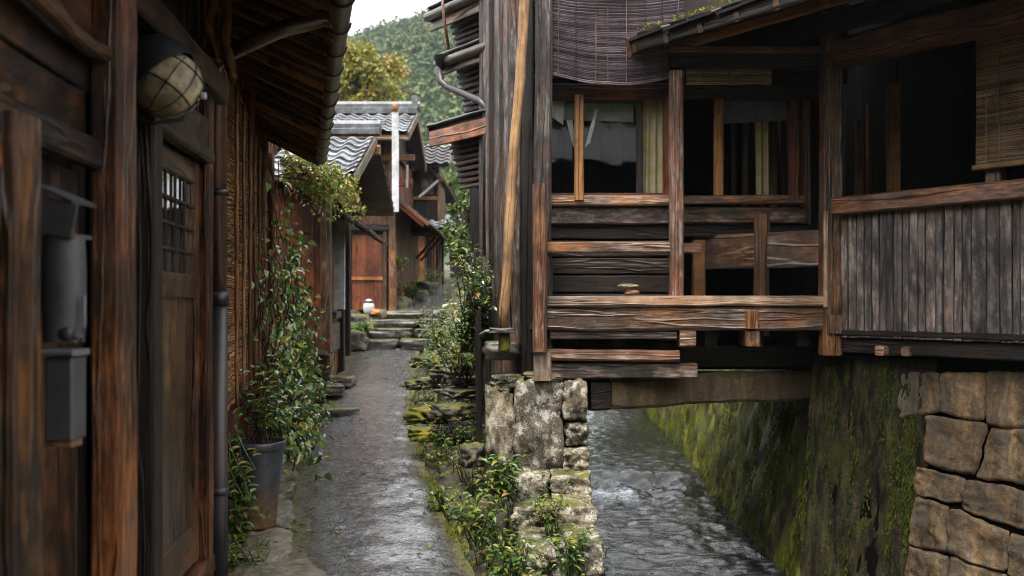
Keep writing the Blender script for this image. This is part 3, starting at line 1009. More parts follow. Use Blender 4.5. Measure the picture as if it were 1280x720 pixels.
# conduits
for k, (px, rr) in enumerate(((247.5, .008), (252.5, .011))):
    q = P(px, 0, 5.32)
    MB().tube([V((q.x + .02, 5.32, -.05)), V((q.x + .02, 5.32, 1.2)), V((q.x + .022, 5.32, 2.55)), V((q.x - .05, 5.32, 2.64))], rr, 8).build('conduit', M['gutter'], H, smooth=True)
# drainpipe (upper run brown, lower run grey)
q = P(269, 0, 5.6) + V((.02, 0, 0))
pipe = MB()
pipe.tube([V((q.x, 5.6, 1.62)), V((q.x, 5.6, 2.9)), V((q.x + .05, 5.6, 3.0)), V((q.x + .35, 5.55, 3.12)), V((q.x + .72, 5.5, 3.2))], .047, 14)
pd = pipe.build('drainpipe', M['pipe'], H, smooth=True)
lo = MB().tube([V((q.x, 5.6, -.05)), V((q.x, 5.6, .4)), V((q.x, 5.6, 1.64))], .051, 14)
lo.build('lower_pipe', M['pipe_grey'], pd, smooth=True)
for za, zb in ((1.585, 1.66), (.52, .56), (2.20, 2.235), (2.78, 2.85)):
    MB().tube([V((q.x, 5.6, za)), V((q.x, 5.6, zb))], .058, 14).build('collar', M['pipe_grey'], pd, smooth=True)


# eave, rafters, gutter, roof
def EV(y, z, k):
    """k = 0 at the wall, 1 at the gutter"""
    xw = wallx(y) - .1
    xg = .2114 - .2114 * y if y > 5 else pw(y, [(-2, -.1), (2, -.32), (5, -.8456)])
    return V((lerp(xw, xg, k), y, z))


def ez(k):
    return 3.52 - .34 * k


random.seed(33)
yy = .2
while yy < 11.0:
    z0, z1 = ez(-.1), ez(.97)
    r_ = tm('rafter', M['mid_wood'] if R() < .7 else M['driftwood'], H, EV(yy, z0 - .05, -.05) + V((0, U(-.03, .03), 0)), EV(yy + U(-.03, .03), z1 - .045, U(.9, .99)), .055 + U(0, .02), .06, jit=.006, chip=1)
    yy += U(.27, .40)
mb = MB()
for k in range(9):
    k0 = k / 9
    zc = ez((k + .5) / 9) + .01 + U(-.006, .006)
    a, b = EV(-1, zc, (k + .5) / 9), EV(11.05 + U(-.05, .1), zc, (k + .5) / 9)
    pts = [EV(lerp(-1, 11.05, j / 6), zc, (k + .5) / 9) for j in range(7)]
    for j in range(6):
        mb.timber(pts[j], pts[j + 1] + V((0, .01, 0)), .125, .02, up=(.12, 0, 1), jit=.004, seg=4)
mb.build('soffit', M['house_wood'], H)
pts = [EV(lerp(-1, 10.95, j / 12), 3.15 + .01 * math.sin(j), 1.0) for j in range(13)]
mb = MB()
n = 10
for j in range(len(pts)):
    for q2 in range(n + 1):
        an = math.pi + math.pi * q2 / n
        mb.v.append(pts[j] + V((math.cos(an) * .062, 0, math.sin(an) * .062 + .03)))
    for q2 in range(n + 1):
        an = math.pi + math.pi * q2 / n
        mb.v.append(pts[j] + V((math.cos(an) * .056, 0, math.sin(an) * .056 + .032)))
W2 = 2 * (n + 1)
for j in range(len(pts) - 1):
    for q2 in range(n):
        a = j * W2 + q2
        mb.face((a, a + 1, a + W2 + 1, a + W2), None, .5)
        a += n + 1
        mb.face((a, a + W2, a + W2 + 1, a + 1), None, .5)
    mb.face((j * W2, (j + 1) * W2, (j + 1) * W2 + n + 1, j * W2 + n + 1), None, .5)
    mb.face((j * W2 + n, j * W2 + 2 * n + 1, (j + 1) * W2 + 2 * n + 1, (j + 1) * W2 + n), None, .5)
g = mb.build('gutter', M['gutter'], H, smooth=True)
yy = 5.1
while yy < 10.9:
    p = EV(yy, 3.15, 1.0)
    MB().tube([p + V((math.cos(a_) * .068, 0, math.sin(a_) * .068 + .03)) for a_ in [math.pi * (1 + i / 8) for i in range(9)]], .007, 5).build('bracket', M['iron'], g)
    yy += .52
mb = MB()
for k in range(14):
    f0 = .80 - k * .32
    for j in range(6):
        ya, yb = lerp(-1, 11.2, j / 6), lerp(-1, 11.2, (j + 1) / 6)
        mb.timber(EV(ya, ez(f0) + .075 + .012 * (k % 2), f0), EV(yb, ez(f0) + .075 + .012 * (k % 2), f0), .34, .035, up=(.34, 0, 1), jit=.01, seg=8)
mb.build('roof', M['tile_dark'], H)
mb = MB()
mb.timber(EV(11.1, ez(1) + .01, 1.02), EV(11.1, ez(-1) + .03, -1.0), .05, .16, jit=.004)
mb.build('barge_board', M['house_wood'], H)

# lamp on the wall
random.seed(5)
lp = P(210, 106, 4.05)
L_ = thing('wall_lamp', 'round mottled paper lantern in a black iron hood above the door', 'lamp', (lp.x, lp.y, lp.z - .14))
rot = Matrix.Rotation(math.radians(28), 3, 'Y') @ Matrix.Rotation(math.radians(-20), 3, 'X')
prof = [(.03, .128), (.075, .118), (.115, .075), (.132, .02), (.128, -.04), (.100, -.095), (.060, -.13), (.02, -.14)]
MB().lathe(prof, lp, 24, mat=rot).build('shade', M['shade'], L_, smooth=True)
rb = MB()
for k in range(10):
    an = 2 * math.pi * k / 10
    rb.tube([lp + rot @ V((r_ * 1.02 * math.cos(an), r_ * 1.02 * math.sin(an), z_)) for r_, z_ in prof], .0028, 4)
for r_, z_ in prof[2:6:2]:
    rb.tube([lp + rot @ V((r_ * 1.02 * math.cos(2 * math.pi * k / 20), r_ * 1.02 * math.sin(2 * math.pi * k / 20), z_)) for k in range(21)], .003, 4)
rb.build('frame', M['iron'], L_)
hd = MB()
c_ = lp + V((-.035, -.005, .03))
prof2 = [(.0, .165), (.08, .155), (.14, .11), (.165, .03), (.16, -.02)]
rot2 = Matrix.Rotation(math.radians(-42), 3, 'Y')
hd.lathe(prof2, c_, 18, mat=rot2)
hd.build('hood', M['iron'], L_, smooth=True)
MB().tube([lp + V((-.19, .0, -.02)), lp + V((-.16, -.03, -.10)), lp + V((-.06, -.05, -.165)), lp + V((.06, -.02, -.15)), lp + V((.125, 0, -.07))], .008, 6).build('bracket', M['iron'], L_, smooth=True)
MB().rock(lp + V((.145, 0, -.045)), (.024, .024, .03), 3, 3).build('knob', M['ceramic'], L_, smooth=True)

# meter and letter box
y0 = 2.93
t = thing('electric_meter', 'tall dull grey meter cover with sloping hood above the letter box', 'meter', LW(y0 + .1, 1.47, .06))
mb = MB()


def mcv(a, b):
    z = lerp(1.48, 1.80, a)
    w = .058 + .006 * math.sin(a * 3)
    an = math.pi * (1.15 - 1.3 * b)
    return LW(y0 + .11, z, .064) + V((math.cos(an) * w, -math.sin(an) * .06 - .02, 0))


mb.grid(mcv, 8, 12)
mb.build('body', M['box_grey'], t, smooth=True)
mb = MB()
mb.timber(LW(y0 + .10, 1.80, .02), LW(y0 + .10, 1.80, .115), .14, .012, jit=.001)
mb.timber(LW(y0 + .03, 1.86, .015), LW(y0 + .03, 1.84, .115), .012, .11, jit=.001)
mb.timber(LW(y0 + .10, 1.95, .005), LW(y0 + .10, 1.90, .122), .17, .012, up=(.3, 0, 1), jit=.001)
mb.build('hood', M['box_grey'], t)
MB().tube([LW(y0 + .05, 1.50, .10), LW(y0 + .04, 1.485, .13), LW(y0 + .06, 1.53, .135), LW(y0 + .06, 1.62, .132)], .006, 6).build('cable', M['box_light'], t, smooth=True)
MB().timber(LW(y0 + .046, 1.70, .04), LW(y0 + .046, 1.70, .092), .004, .055, jit=0, seg=1, ch=.001).build('label_plate', M['box_light'], t)
MB().rock(LW(y0 + .05, 1.505, .085), (.05, .05, .05), 2, 4, .02, .2).build('socket', M['iron'], t, smooth=True)
t = thing('letter_box', 'small upright grey letter box fixed below the meter', 'letter box', LW(3.0, 1.17, .06))
MB().timber(LW(3.02, 1.19, .068), LW(3.02, 1.435, .068), .085, .10, up=(0, 1, 0), ch=.006, jit=.001).build('body', M['box_grey'], t)
MB().timber(LW(3.01, 1.45, .018), LW(3.01, 1.45, .118), .13, .018, jit=.001).build('lid', M['box_light'], t)
MB().timber(LW(3.02, 1.165, .06), LW(3.02, 1.19, .06), .08, .08, up=(0, 1, 0), ch=.004).build('bracket', M['driftwood'], t)

# driftwood ornaments by the pipe head
random.seed(8)
for k, (pts, lab) in enumerate((
        ([(262, -30), (266, 10), (259, 36), (268, 56), (273, 78)], 'gnarled driftwood piece hanging beside the pipe head, inner one'),
        ([(276, -20), (284, 14), (281, 44), (286, 74), (292, 98)], 'gnarled driftwood piece hanging beside the pipe head, outer twisted one'))):
    w = [P(x, y_, 5.42) for x, y_ in pts]
    pp = []
    for i in range(len(w) - 1):
        for j in range(4):
            pp.append(w[i].lerp(w[i + 1], j / 4) + V((0, .02 * math.sin(i * 2 + j * .7), 0)))
    pp.append(w[-1])
    o = MB().tube(pp, [.02 + .014 * abs(math.sin(i * .55 + k)) for i in range(len(pp))], 9, .012).build('driftwood', M['driftwood'], None, smooth=True)
    tag(o, lab, 'driftwood', 'driftwood hung beside the drainpipe')

# reed screen
random.seed(14)
t = thing('reed_screen', 'tall golden reed screen leaning on the house wall', 'screen', LW(7.6, .95, .04))
mb = MB()
z = .95
while z < 3.05:
    pts = []
    ya, yb = 6.0 + U(-.04, .04), 9.4 + U(-.05, .05)
    for j in range(27):
        y = lerp(ya, yb, j / 26)
        bulge = .007 * math.cos(y * 2 * math.pi / .21) + .016 * ns(V((y, z, 0)), 2.5)
        pts.append(LW(y, z + .010 * ns(V((y * 3, z * 9, 0))), .035 + bulge))
    mb.tube(pts, U(.006, .011), 4, .0025, cap=False)
    z += U(.012, .017)
mb.build('reeds', M['reed'], t)
for k in range(6):
    y = 6.3 + k * .56
    pts = [LW(y + .03 * ns(V((y, z_, 0)), 2), z_, .072 + .008 * ns(V((y, z_, 3)), 4)) for z_ in [.93 + j * .085 for j in range(25)]]
    MB().tube(pts, [.011 + .006 * R() for _ in pts], 5, .004).build('binding', M['driftwood'], t, smooth=True)

# climbing vine
random.seed(15)


def vine(label, ys, zt, zb, out, nst, nl, mat, group, leafL=.065, zmin=None):
    t = thing('climbing_vine', label, 'vine', LW((ys[0] + ys[1]) / 2, zb, .1), group)
    ls, ss = MB(), MB()
    for k in range(nst):
        y = U(*ys)
        z = zb
        top = U(lerp(zb, zt, .35), zt)
        o_ = U(.07, .25)
        pts = []
        while z < top:
            f = (z - zb) / (zt - zb)
            pts.append(LW(y, z, o_ + out * (1 - f) ** 1.2 * .5))
            z += U(.06, .12)
            y += U(-.06, .06)
            o_ = max(.06, min(.3, o_ + U(-.04, .04)))
        if len(pts) < 3:
            continue
        ss.tube(pts, [.008 - .004 * i / len(pts) for i in range(len(pts))], 5)
        for p in pts:
            f = (p.z - zb) / (zt - zb)
            for j in range(nl):
                if R() < .25 + .25 * f:
                    continue
                q = p + V((U(-.05, .16) + out * (1 - f) * U(0, .5), U(-.14, .1), U(-.08, .08)))
                d = V((U(-.3, 1), U(-1, .4), U(-1, .35)))
                ls.leaf(q, d, V((.6, -.5, .9)) + rdir() * .7, leafL * U(.6, 1.3), leafL * U(.45, .8))
    ss.build('stem', M['stem'], t, smooth=True)
    ls.build('foliage', mat, t)
    return t


vine('dense glossy vine climbing the reed screen and wall', (7.9, 10.6), 2.8, .25, .28, 27, 3, M['leaf'], None, .088)
vine('thin red tinged vine trailing up the reed screen edge', (7.0, 8.2), 2.7, .6, .2, 9, 3, M['leaf'], None, .07)
random.seed(16)
# creeper overhanging at the eave end, yellow green
t = thing('creeper', 'yellow green creeper spilling past the end of the eave', 'creeper', P(395, 240, 11.4))
ls, ss = MB(), MB()
for k in range(26):
    a = P(U(345, 372), U(196, 236), U(11.2, 12.0))
    b = P(U(380, 452), U(210, 268), U(11.2, 12.4))
    m_ = a.lerp(b, .5) + V((0, 0, U(.05, .2)))
    pts = [a * (1 - s) ** 2 + m_ * 2 * s * (1 - s) + b * s * s for s in [i / 9 for i in range(10)]]
    ss.tube(pts, [.007 - .0005 * i for i in range(10)], 4)
    for p in pts[1:]:
        for j in range(6):
            ls.leaf(p + rdir() * .09, rdir(-.6), rdir(1.2), U(.05, .09), U(.03, .055), simple=False)
ss.build('stem', M['stem'], t)
ls.build('foliage', M['leafy'], t)

# ------------------------------------------------------------------ potted plant and plants near it
random.seed(18)
pc = P(318, 668, 6.75)
pc.z = ground_z(pc.x, pc.y) + .02
pc.x += .02
t = thing('potted_plant', 'leafy shrub growing in a tall dark tapered pot beside the drainpipe', 'potted plant', pc)
prof = [(0, .0), (.118, .0), (.122, .015), (.178, .52), (.190, .53), (.194, .575), (.186, .585), (.176, .578), (.170, .53), (.165, .50)]
MB().lathe(prof[3:], pc, 36).build('rim', M['pot'], t, smooth=True)
MB().lathe([(.0, .0), (.118, .0), (.122, .015), (.150, .28), (.178, .52)], pc, 36).build('pot', M['pot'], t, smooth=True)
MB().lathe([(.172, .515), (.10, .535), (.03, .545), (.0, .546)], pc, 24).build('soil', M['soil'], t, smooth=True)
ls, ss = MB(), MB()
for k in range(14):
    a = pc + V((U(-.1, .1), U(-.1, .1), .54))
    b = pc + V((U(-.22, .22), U(-.22, .22), U(.72, 1.25)))
    stem_plant(ls, ss, a, b, 13, .085, .042, .03, .08)
ss.build('stem', M['stem'], t)
ls.build('foliage', M['leaf'], t)
t = thing('trailing_plant', 'green plant trailing down in front of the pot behind the drainpipe', 'plant', P(292, 690, 6.35))
ls, ss = MB(), MB()
for k in range(16):
    a = P(U(278, 300), U(520, 600), U(6.3, 6.5))
    b = P(U(282, 326), U(585, 680), U(6.2, 6.45))
    if k % 2:
        a, b = P(U(284, 300), 690, 6.4), P(U(286, 312), U(560, 640), 6.35)
    stem_plant(ls, ss, a, b, 13, .075, .040, .03, .04, tip=.05)
ss.build('stem', M['greenstem'], t)
ls.build('foliage', M['weed'], t)
t = thing('low_plant', 'low feathery green plant at the foot of the drainpipe', 'plant', P(300, 715, 5.9))
ls, ss = MB(), MB()
for k in range(46):
    a = P(U(282, 325), U(705, 735), U(5.8, 6.2))
    b = a + V((U(-.12, .14), U(-.1, .05), U(.08, .2)))
    stem_plant(ls, ss, a, b, 9, .04, .016, .02, .03, tip=.1)
ss.build('stem', M['greenstem'], t)
ls.build('foliage', M['weed'], t)
# bush under the vine
for k, (px, py, d, lab, w, n_) in enumerate(((352, 470, 9.0, 'dark glossy bush at the foot of the vine', .36, 26), (384, 470, 10.2, 'smaller yellowing bush beside the drain slab', .28, 18))):
    a0 = P(px, py, d)
    a0.z = ground_z(a0.x, a0.y)
    t = thing('bush', lab, 'bush', a0, 'bushes along the house wall')
    ls, ss = MB(), MB()
    for j in range(n_):
        b = a0 + V((U(-w, w), U(-w, w), U(.25, 1.0)))
        stem_plant(ls, ss, a0 + V((U(-.1, .1), U(-.1, .1), 0)), b, 12, .075, .045, .04, .1)
    ss.build('stem', M['stem'], t)
    ls.build('foliage', M['leaf'] if k == 0 else M['leafy'], t)

# kerb stones between wall and path
random.seed(22)
kl = ['pale flat kerb stone beneath the tapered pot', 'mossy kerb stone just past the pot', 'brown kerb stone between pot and bush', 'rounded mossy kerb stone beside the glossy bush',
      'narrow wet kerb stone below the vine', 'dark kerb stone nearest the drain slab']
for k, (y, w) in enumerate(((6.35, .75), (7.1, .65), (7.75, .6), (8.4, .6), (9.05, .6), (9.7, .55))):
    x = pw(y, PL)
    xw = wallx(y)
    o = MB().rock((x - .12, y, pz(y) + .0), (.36, w, .16), k + 3, 9, .14, .55, rz=.2).build('kerb_stone', M['kerb'], smooth=True)
    tag(o, kl[k], 'kerb stone', 'kerb stones along the house side of the path')
o = MB().rock((-1.38, 5.75, .0), (.55, .6, .14), 9, 9, .2, .5, rz=.3).build('stone_slab', M['kerb'], smooth=True)
tag(o, 'broad pale stone sunk at the foot of the drainpipe', 'stone')
# drain slabs
for k, (px, py, d, sx, sy, lab) in enumerate(((418, 466, 13.4, .6, .5, 'dark slab bridging the drain, nearest the path'), (404, 478, 12.6, .55, .6, 'dark slab bridging the drain, closer to the bush'),
                                              (412, 494, 11.3, .7, .55, 'wet flat slab in front of the drain'))):
    c = P(px, py, d)
    c.z = pz(d) + (.10 if k < 2 else .03)
    o = MB().rock(c, (sx, sy, .14), k + 30, 8, .1, .8, rz=.25 * k).build('stone_slab', M['slab'], smooth=True)
    tag(o, lab, 'stone slab', 'slabs over the drain')

# ------------------------------------------------------------------ houses up the alley
def tiles(o, ud, sd, W, L, tw=.26, th=.24, amp=.035):
    """pantile roof face: o = eave corner, ud along the eave, sd up the slope"""
    o, ud, sd = V(o), V(ud).normalized(), V(sd).normalized()
    nn = ud.cross(sd).normalized()
    if nn.z < 0:
        nn = -nn
    mb = MB()
    ncol = int(W / tw * 8)
    rows = int(L / th)
    b0 = 0
    lines = []
    for j in range(rows):
        lines += [(j * th - .02, .045), (j * th + .005, .05), ((j + 1) * th - .021, .012)]
    for (s_, hgt) in lines:
        for i in range(ncol + 1):
            u = W * i / ncol
            ph = (u / tw) % 1
            wv = math.sin(2 * math.pi * ph) if ph < .5 else .45 * math.sin(2 * math.pi * ph)
            jj = .010 * ns(V((int(u / tw), int(s_ / th + .2), 1)), 3.3)
            mb.v.append(o + ud * u + sd * s_ + nn * (hgt + amp * wv + jj + .02))
    nc = ncol + 1
    for j in range(len(lines) - 1):
        for i in range(ncol):
            a = j * nc + i
            mb.face((a, a + 1, a + nc + 1, a + nc), None, random.Random(int(i / 8) * 77 + j // 3).random())
    return mb


def soffit(o, ud, sd, W, L, parent):
    o, ud, sd = V(o), V(ud).normalized(), V(sd).normalized()
    nn = ud.cross(sd).normalized()
    if nn.z < 0:
        nn = -nn
    mb = MB()
    k = int(L / .2)
    for j in range(k):
        p = o + sd * (L * (j + .5) / k) - nn * .035
        mb.timber(p, p + ud * W, L / k + .01, .025, up=nn, jit=.003, seg=6)
    return mb.build('soffit', M['house_wood'], parent)


def boards(a, b, z0, z1, w=.2, th=.03, jit=.004, gap=.006, tops=None):
    """vertical boards from a to b (plan points)"""
    a, b = V((a[0], a[1], 0)), V((b[0], b[1], 0))
    d = (b - a)
    L = d.length
    d.normalize()
    nrm = V((-d.y, d.x, 0))
    mb = MB()
    s_ = 0
    alt = 0
    while s_ < L - .02:
        ww = min(w * U(.8, 1.2), L - s_)
        alt = 1 - alt
        p = a + d * (s_ + ww / 2) + nrm * (U(-.004, .004) + .010 * alt)
        mb.timber(p + Z * z0, p + Z * (tops(s_ + ww / 2) if tops else z1), ww + .012, th, up=nrm, jit=jit, seg=max(2, int((z1 - z0) / .3)))
        s_ += ww
    return mb


random.seed(40)
H2 = thing('tiled_house', 'low brown house with silvery wavy tiles just past the eave end', 'house', (-3.2, 14.5, .5))
boards((-3.6, 12.9), (-2.42, 12.9), .3, 3.15, .18).build('front_wall', M['red_wood'], H2)
boards((-2.42, 12.9), (-2.95, 17.6), .3, 3.2, .2).build('side_wall', M['mid_wood'], H2)
tm('post', M['mid_wood'], H2, (-2.40, 12.86, .3), (-2.40, 12.86, 3.2), .13, .13, up=(0, 1, 0))
tm('post', M['dark_wood'], H2, (-2.62, 15.2, .4), (-2.62, 15.2, 3.2), .13, .13, up=(0, 1, 0))
tm('post', M['dark_wood'], H2, (-2.86, 17.2, .4), (-2.86, 17.2, 3.2), .14, .14, up=(0, 1, 0))
c0, c1 = P(416, 283, 14.6), P(430, 385, 14.6)
mb = MB()
mb.timber((-2.50, 14.42, 1.5), (-2.50, 14.42, 2.80), .17, .03, up=(0, 1, 0), jit=.003)
mb.build('plaster_panel', M['white_board'], H2)['label'] = 'stained whitish panel on the side wall'
tm('sill', M['grey_wood'], H2, (-2.50, 13.9, 1.42), (-2.62, 15.0, 1.42), .10, .10)
tm('base_plank', M['grey_wood'], H2, (-2.50, 13.3, 1.1), (-2.62, 15.0, 1.1), .06, .4)
tm('bench', M['dark_wood'], H2, (-2.36, 12.7, .95), (-3.4, 12.7, .95), .3, .06)
ep = V((-3.15, 12.5, 3.16))
rp = V((-3.15, 14.55, 4.02))
sl = (rp - ep)
tiles(ep, (1, 0, 0), sl, 1.17, sl.length, .27, .25, .04).build('roof', M['tile'], H2, smooth=False)
soffit(ep, (1, 0, 0), sl, 1.17, sl.length, H2)
soffit((-1.98, 16.8, 3.1), (-1, 0, 0), V((0, -2.2, .92)), 1.17, 2.3, H2)
mb = MB()
mb.timber((-3.15, 14.6, 4.10), (-1.93, 14.6, 4.10), .20, .10, jit=.004)
mb.tube([(-3.15, 14.6, 4.18), (-1.92, 14.6, 4.18)], .09, 10, .003)
mb.build('ridge', M['ridge'], H2)
bk = tiles((-1.98, 16.8, 3.1), (-1, 0, 0), V((0, -2.2, .92)), 1.17, 2.3, .27, .25, .04).build('back_roof', M['tile'], H2)
tm('barge_board', M['mid_wood'], H2, (-1.99, 12.5, 3.12), (-1.99, 14.55, 3.95), .04, .16)
tm('eave_beam', M['dark_wood'], H2, (-3.15, 12.7, 3.10), (-2.0, 12.7, 3.10), .1, .1)
tm('purlin', M['mid_wood'], H2, (-2.5, 14.5, 3.82), (-1.92, 14.5, 3.82), .12, .14)
mb = MB()
for j in range(5):
    f = j / 4
    mb.timber((-2.55 + .14 * j - .02, 13.4, 2.98 - .09 * j), (-2.75 + .14 * j, 16.9, 2.98 - .09 * j), .20, .035, up=(.5, 0, 1), jit=.01, seg=12)
mb.build('pent_roof', M['tile_dark'], H2)
for k in range(6):
    y = 13.6 + k * .6
    tm('rafter', M['red_wood'], H2, (-2.5 - .035 * k, y, 2.94), (-1.98 - .035 * k, y, 2.6), .05, .06)
boards((-2.38, 12.95), (-2.42, 16.3), 3.0, 3.9, .2, tops=lambda q: 3.1 + (.42 * q if q < 1.65 else .42 * (3.3 - q))).build('gable_wall', M['red_wood'], H2)

H3 = thing('tiled_house', 'taller brown house with a long grey ridge behind the wavy roof', 'house', (-3.3, 21.5, 1.3))
boards((-5.2, 20.1), (-2.42, 20.1), 1.2, 4.9, .2).build('front_wall', M['mid_wood'], H3)
boards((-2.42, 20.1), (-2.50, 26.5), 1.2, 4.9, .22).build('side_wall', M['red_wood'], H3)
mb = boards((-3.22, 20.02), (-2.60, 20.02), 1.45, 2.95, .155, .03)
dd = mb.build('door', M['orange_wood'], H3)
dd['label'] = 'orange red board door'
tm('rail', M['fresh_wood'], dd, (-3.22, 19.985, 2.08), (-2.60, 19.985, 2.08), .02, .07)
tm('door_frame', M['mid_wood'], dd, (-2.55, 20.0, 1.4), (-2.55, 20.0, 3.05), .08, .08, up=(0, 1, 0))
tm('door_frame', M['mid_wood'], dd, (-3.28, 20.0, 1.4), (-3.28, 20.0, 3.05), .08, .08, up=(0, 1, 0))
tm('lintel', M['dark_wood'], H3, (-3.6, 19.98, 3.1), (-2.4, 19.98, 3.1), .1, .12)
tm('beam', M['red_wood'], H3, (-3.3, 19.98, 4.0), (-2.0, 19.98, 4.0), .1, .14)
tm('beam', M['mid_wood'], H3, (-3.3, 19.95, 4.5), (-1.95, 19.95, 4.5), .1, .12)
tm('post', M['mid_wood'], H3, (-2.40, 20.0, 1.3), (-2.40, 20.0, 4.9), .14, .14, up=(0, 1, 0))
ep = V((-5.0, 19.2, 4.86))
sl = V((0, 1.9, .72))
tiles(ep, (1, 0, 0), sl, 2.98, sl.length, .27, .26, .035).build('roof', M['tile'], H3)
soffit(ep, (1, 0, 0), sl, 2.98, sl.length, H3)
soffit((-2.02, 23.2, 4.75), (-1, 0, 0), V((0, -2.0, .85)), 2.98, 2.15, H3)
mb = MB()
mb.timber((-5.0, 21.15, 5.66), (-2.0, 21.15, 5.66), .22, .14, jit=.004)
mb.tube([(-5.0, 21.15, 5.77), (-1.95, 21.15, 5.77)], .10, 10, .003)
mb.timber((-2.06, 21.15, 5.6), (-2.06, 21.15, 5.98), .12, .2, up=(0, 1, 0))
mb.build('ridge', M['ridge'], H3)
tiles((-2.02, 23.2, 4.75), (-1, 0, 0), V((0, -2.0, .85)), 2.98, 2.15, .27, .26).build('back_roof', M['tile'], H3)
tm('barge_board', M['mid_wood'], H3, (-2.01, 19.2, 4.80), (-2.01, 21.1, 5.52), .04, .18)
tm('barge_board', M['mid_wood'], H3, (-2.01, 23.2, 4.70), (-2.01, 21.2, 5.52), .04, .18)
tm('fascia', M['mid_wood'], H3, (-5, 19.22, 4.78), (-2.0, 19.22, 4.78), .04, .10)
boards((-2.35, 20.2), (-2.36, 22.6), 4.6, 5.25, .2).build('gable_wall', M['dark_wood'], H3)
mb = MB()
for j in range(6):
    mb.timber((-2.48 + .16 * j, 19.7 + .04 * j, 3.85 - .13 * j), (-2.48 + .16 * j, 25.0, 3.85 - .13 * j), .24, .035, up=(.62, 0, 1), jit=.012, seg=14)
mb.build('pent_roof', M['tile_dark'], H3)
for k in range(8):
    y = 19.8 + k * .7
    tm('rafter', M['red_wood'], H3, (-2.45, y, 3.78), (-1.66, y, 3.14), .06, .07)
tm('brace', M['orange_wood'], H3, (-2.35, 19.85, 3.65), (-1.75, 19.85, 3.15), .03, .12)
tm('window_frame', M['plaster'], H3, (-2.10, 19.93, 3.9), (-2.10, 19.93, 4.35), .05, .03, up=(0, 1, 0))
o = MB().timber((-1.985, 16.95, 3.14), (-1.985, 16.95, 4.84), .118, .03, up=(0, 1, 0), jit=.002).build('board', M['white_board'], None)
tag(o, 'long white painted board standing upright in front of the long ridge roof', 'board')
o = MB().rock((-1.99, 16.94, 4.92), (.11, .09, .15), 5, 5, .25, .4).build('finial', M['fresh_wood'], None, smooth=True)
tag(o, 'small orange brown cap on the white board', 'finial')

H4 = thing('village_house', 'farthest dark brown house closing the view up the alley', 'house', (-3.2, 30, 2))
boards((-5, 27.6), (-2.42, 27.6), 1.6, 5.3, .24).build('front_wall', M['mid_wood'], H4)
boards((-2.42, 27.6), (-2.55, 37), 1.6, 5.3, .26).build('side_wall', M['red_wood'], H4)
mb = MB()
for j in range(7):
    mb.timber((-3.0 + .2 * j, 27.0, 5.75 - .17 * j), (-3.0 + .2 * j, 37, 5.75 - .17 * j), .3, .05, up=(.7, 0, 1), jit=.02, seg=14)
mb.build('roof', M['tile_dark'], H4)
mb = MB()
for j in range(4):
    mb.timber((-2.44 + .18 * j, 26.6, 3.95 - .13 * j), (-2.44 + .18 * j, 36, 3.95 - .13 * j), .27, .04, up=(.62, 0, 1), jit=.015, seg=14)
mb.build('pent_roof', M['tile_dark'], H4)
for k in range(5):
    tm('post', M['driftwood'] if k in (1, 3) else M['dark_wood'], H4, (-2.30, 27.8 + 1.2 * k, 1.9), (-2.30, 27.8 + 1.2 * k, 3.9), .14, .14, up=(0, 1, 0))
mb = MB()
for j in range(5):
    mb.timber((-2.46 + .17 * j, 24.6 + .05 * j, 5.35 - .16 * j), (-2.46 + .17 * j, 27.2, 5.35 - .16 * j), .26, .04, up=(.7, 0, 1), jit=.02, seg=8)
mb.build('porch_roof', M['tile_dark'], H4)
for k in range(4):
    tm('rafter', M['driftwood'], H4, (-2.45, 24.7 + .7 * k, 5.28), (-1.72, 24.7 + .7 * k, 4.60), .06, .07)
tm('post', M['driftwood'], H4, (-1.82, 24.8, 3.6), (-1.82, 24.8, 4.65), .07, .07, up=(0, 1, 0))
tm('brace', M['white_board'], H4, (-2.3, 24.62, 4.2), (-1.82, 24.62, 4.62), .04, .06)
tm('window', M['plaster'], H4, (-2.9, 27.56, 3.0), (-2.9, 27.56, 3.7), .5, .02, up=(0, 1, 0))
H6 = thing('village_house', 'jettied dark upper storey with tiled roof leaning over the upper path', 'house', (-2.1, 25.8, 3.3))
boards((-2.45, 24.9), (-1.82, 24.9), 3.35, 5.0, .13).build('front_wall', M['dark_wood'], H6)
boards((-1.82, 24.9), (-1.82, 26.9), 3.35, 5.0, .15).build('side_wall', M['mid_wood'], H6)
tm('beam', M['mid_wood'], H6, (-2.5, 24.84, 3.32), (-1.76, 24.84, 3.32), .12, .14)
tm('beam', M['driftwood'], H6, (-2.5, 24.85, 4.2), (-1.78, 24.85, 4.2), .06, .09)
tm('shutter', M['grey_wood'], H6, (-2.12, 24.86, 4.3), (-2.12, 24.86, 4.9), .3, .03, up=(0, 1, 0))
tiles((-2.75, 24.3, 4.95), (1, 0, 0), (0, 1.0, .5), 1.2, 1.5, .27, .25, .04).build('roof', M['tile_dark'], H6)
tiles((-2.6, 24.2, 3.35), (1, 0, 0), (0, .7, .3), 1.05, .75, .27, .22, .04).build('pent_roof', M['tile'], H6)
soffit((-2.75, 24.3, 4.95), (1, 0, 0), (0, 1.0, .5), 1.2, 1.5, H6)
soffit((-2.6, 24.2, 3.35), (1, 0, 0), (0, .7, .3), 1.05, .75, H6)
tm('barge_board', M['mid_wood'], H6, (-1.54, 24.3, 4.93), (-1.54, 25.6, 5.58), .04, .13)
for k in range(2):
    tm('brace', M['driftwood'], H6, (-2.4, 25.0 + 1.2 * k, 2.7), (-1.86, 25.0 + 1.2 * k, 3.3), .07, .07)
H5 = thing('village_house', 'small brown shed half hidden where the path bends away', 'house', (-1.2, 38.5, 2.5))
boards((-2.4, 38.6), (.6, 38.4), 2.2, 4.6, .26).build('front_wall', M['dark_wood'], H5)
mb = MB()
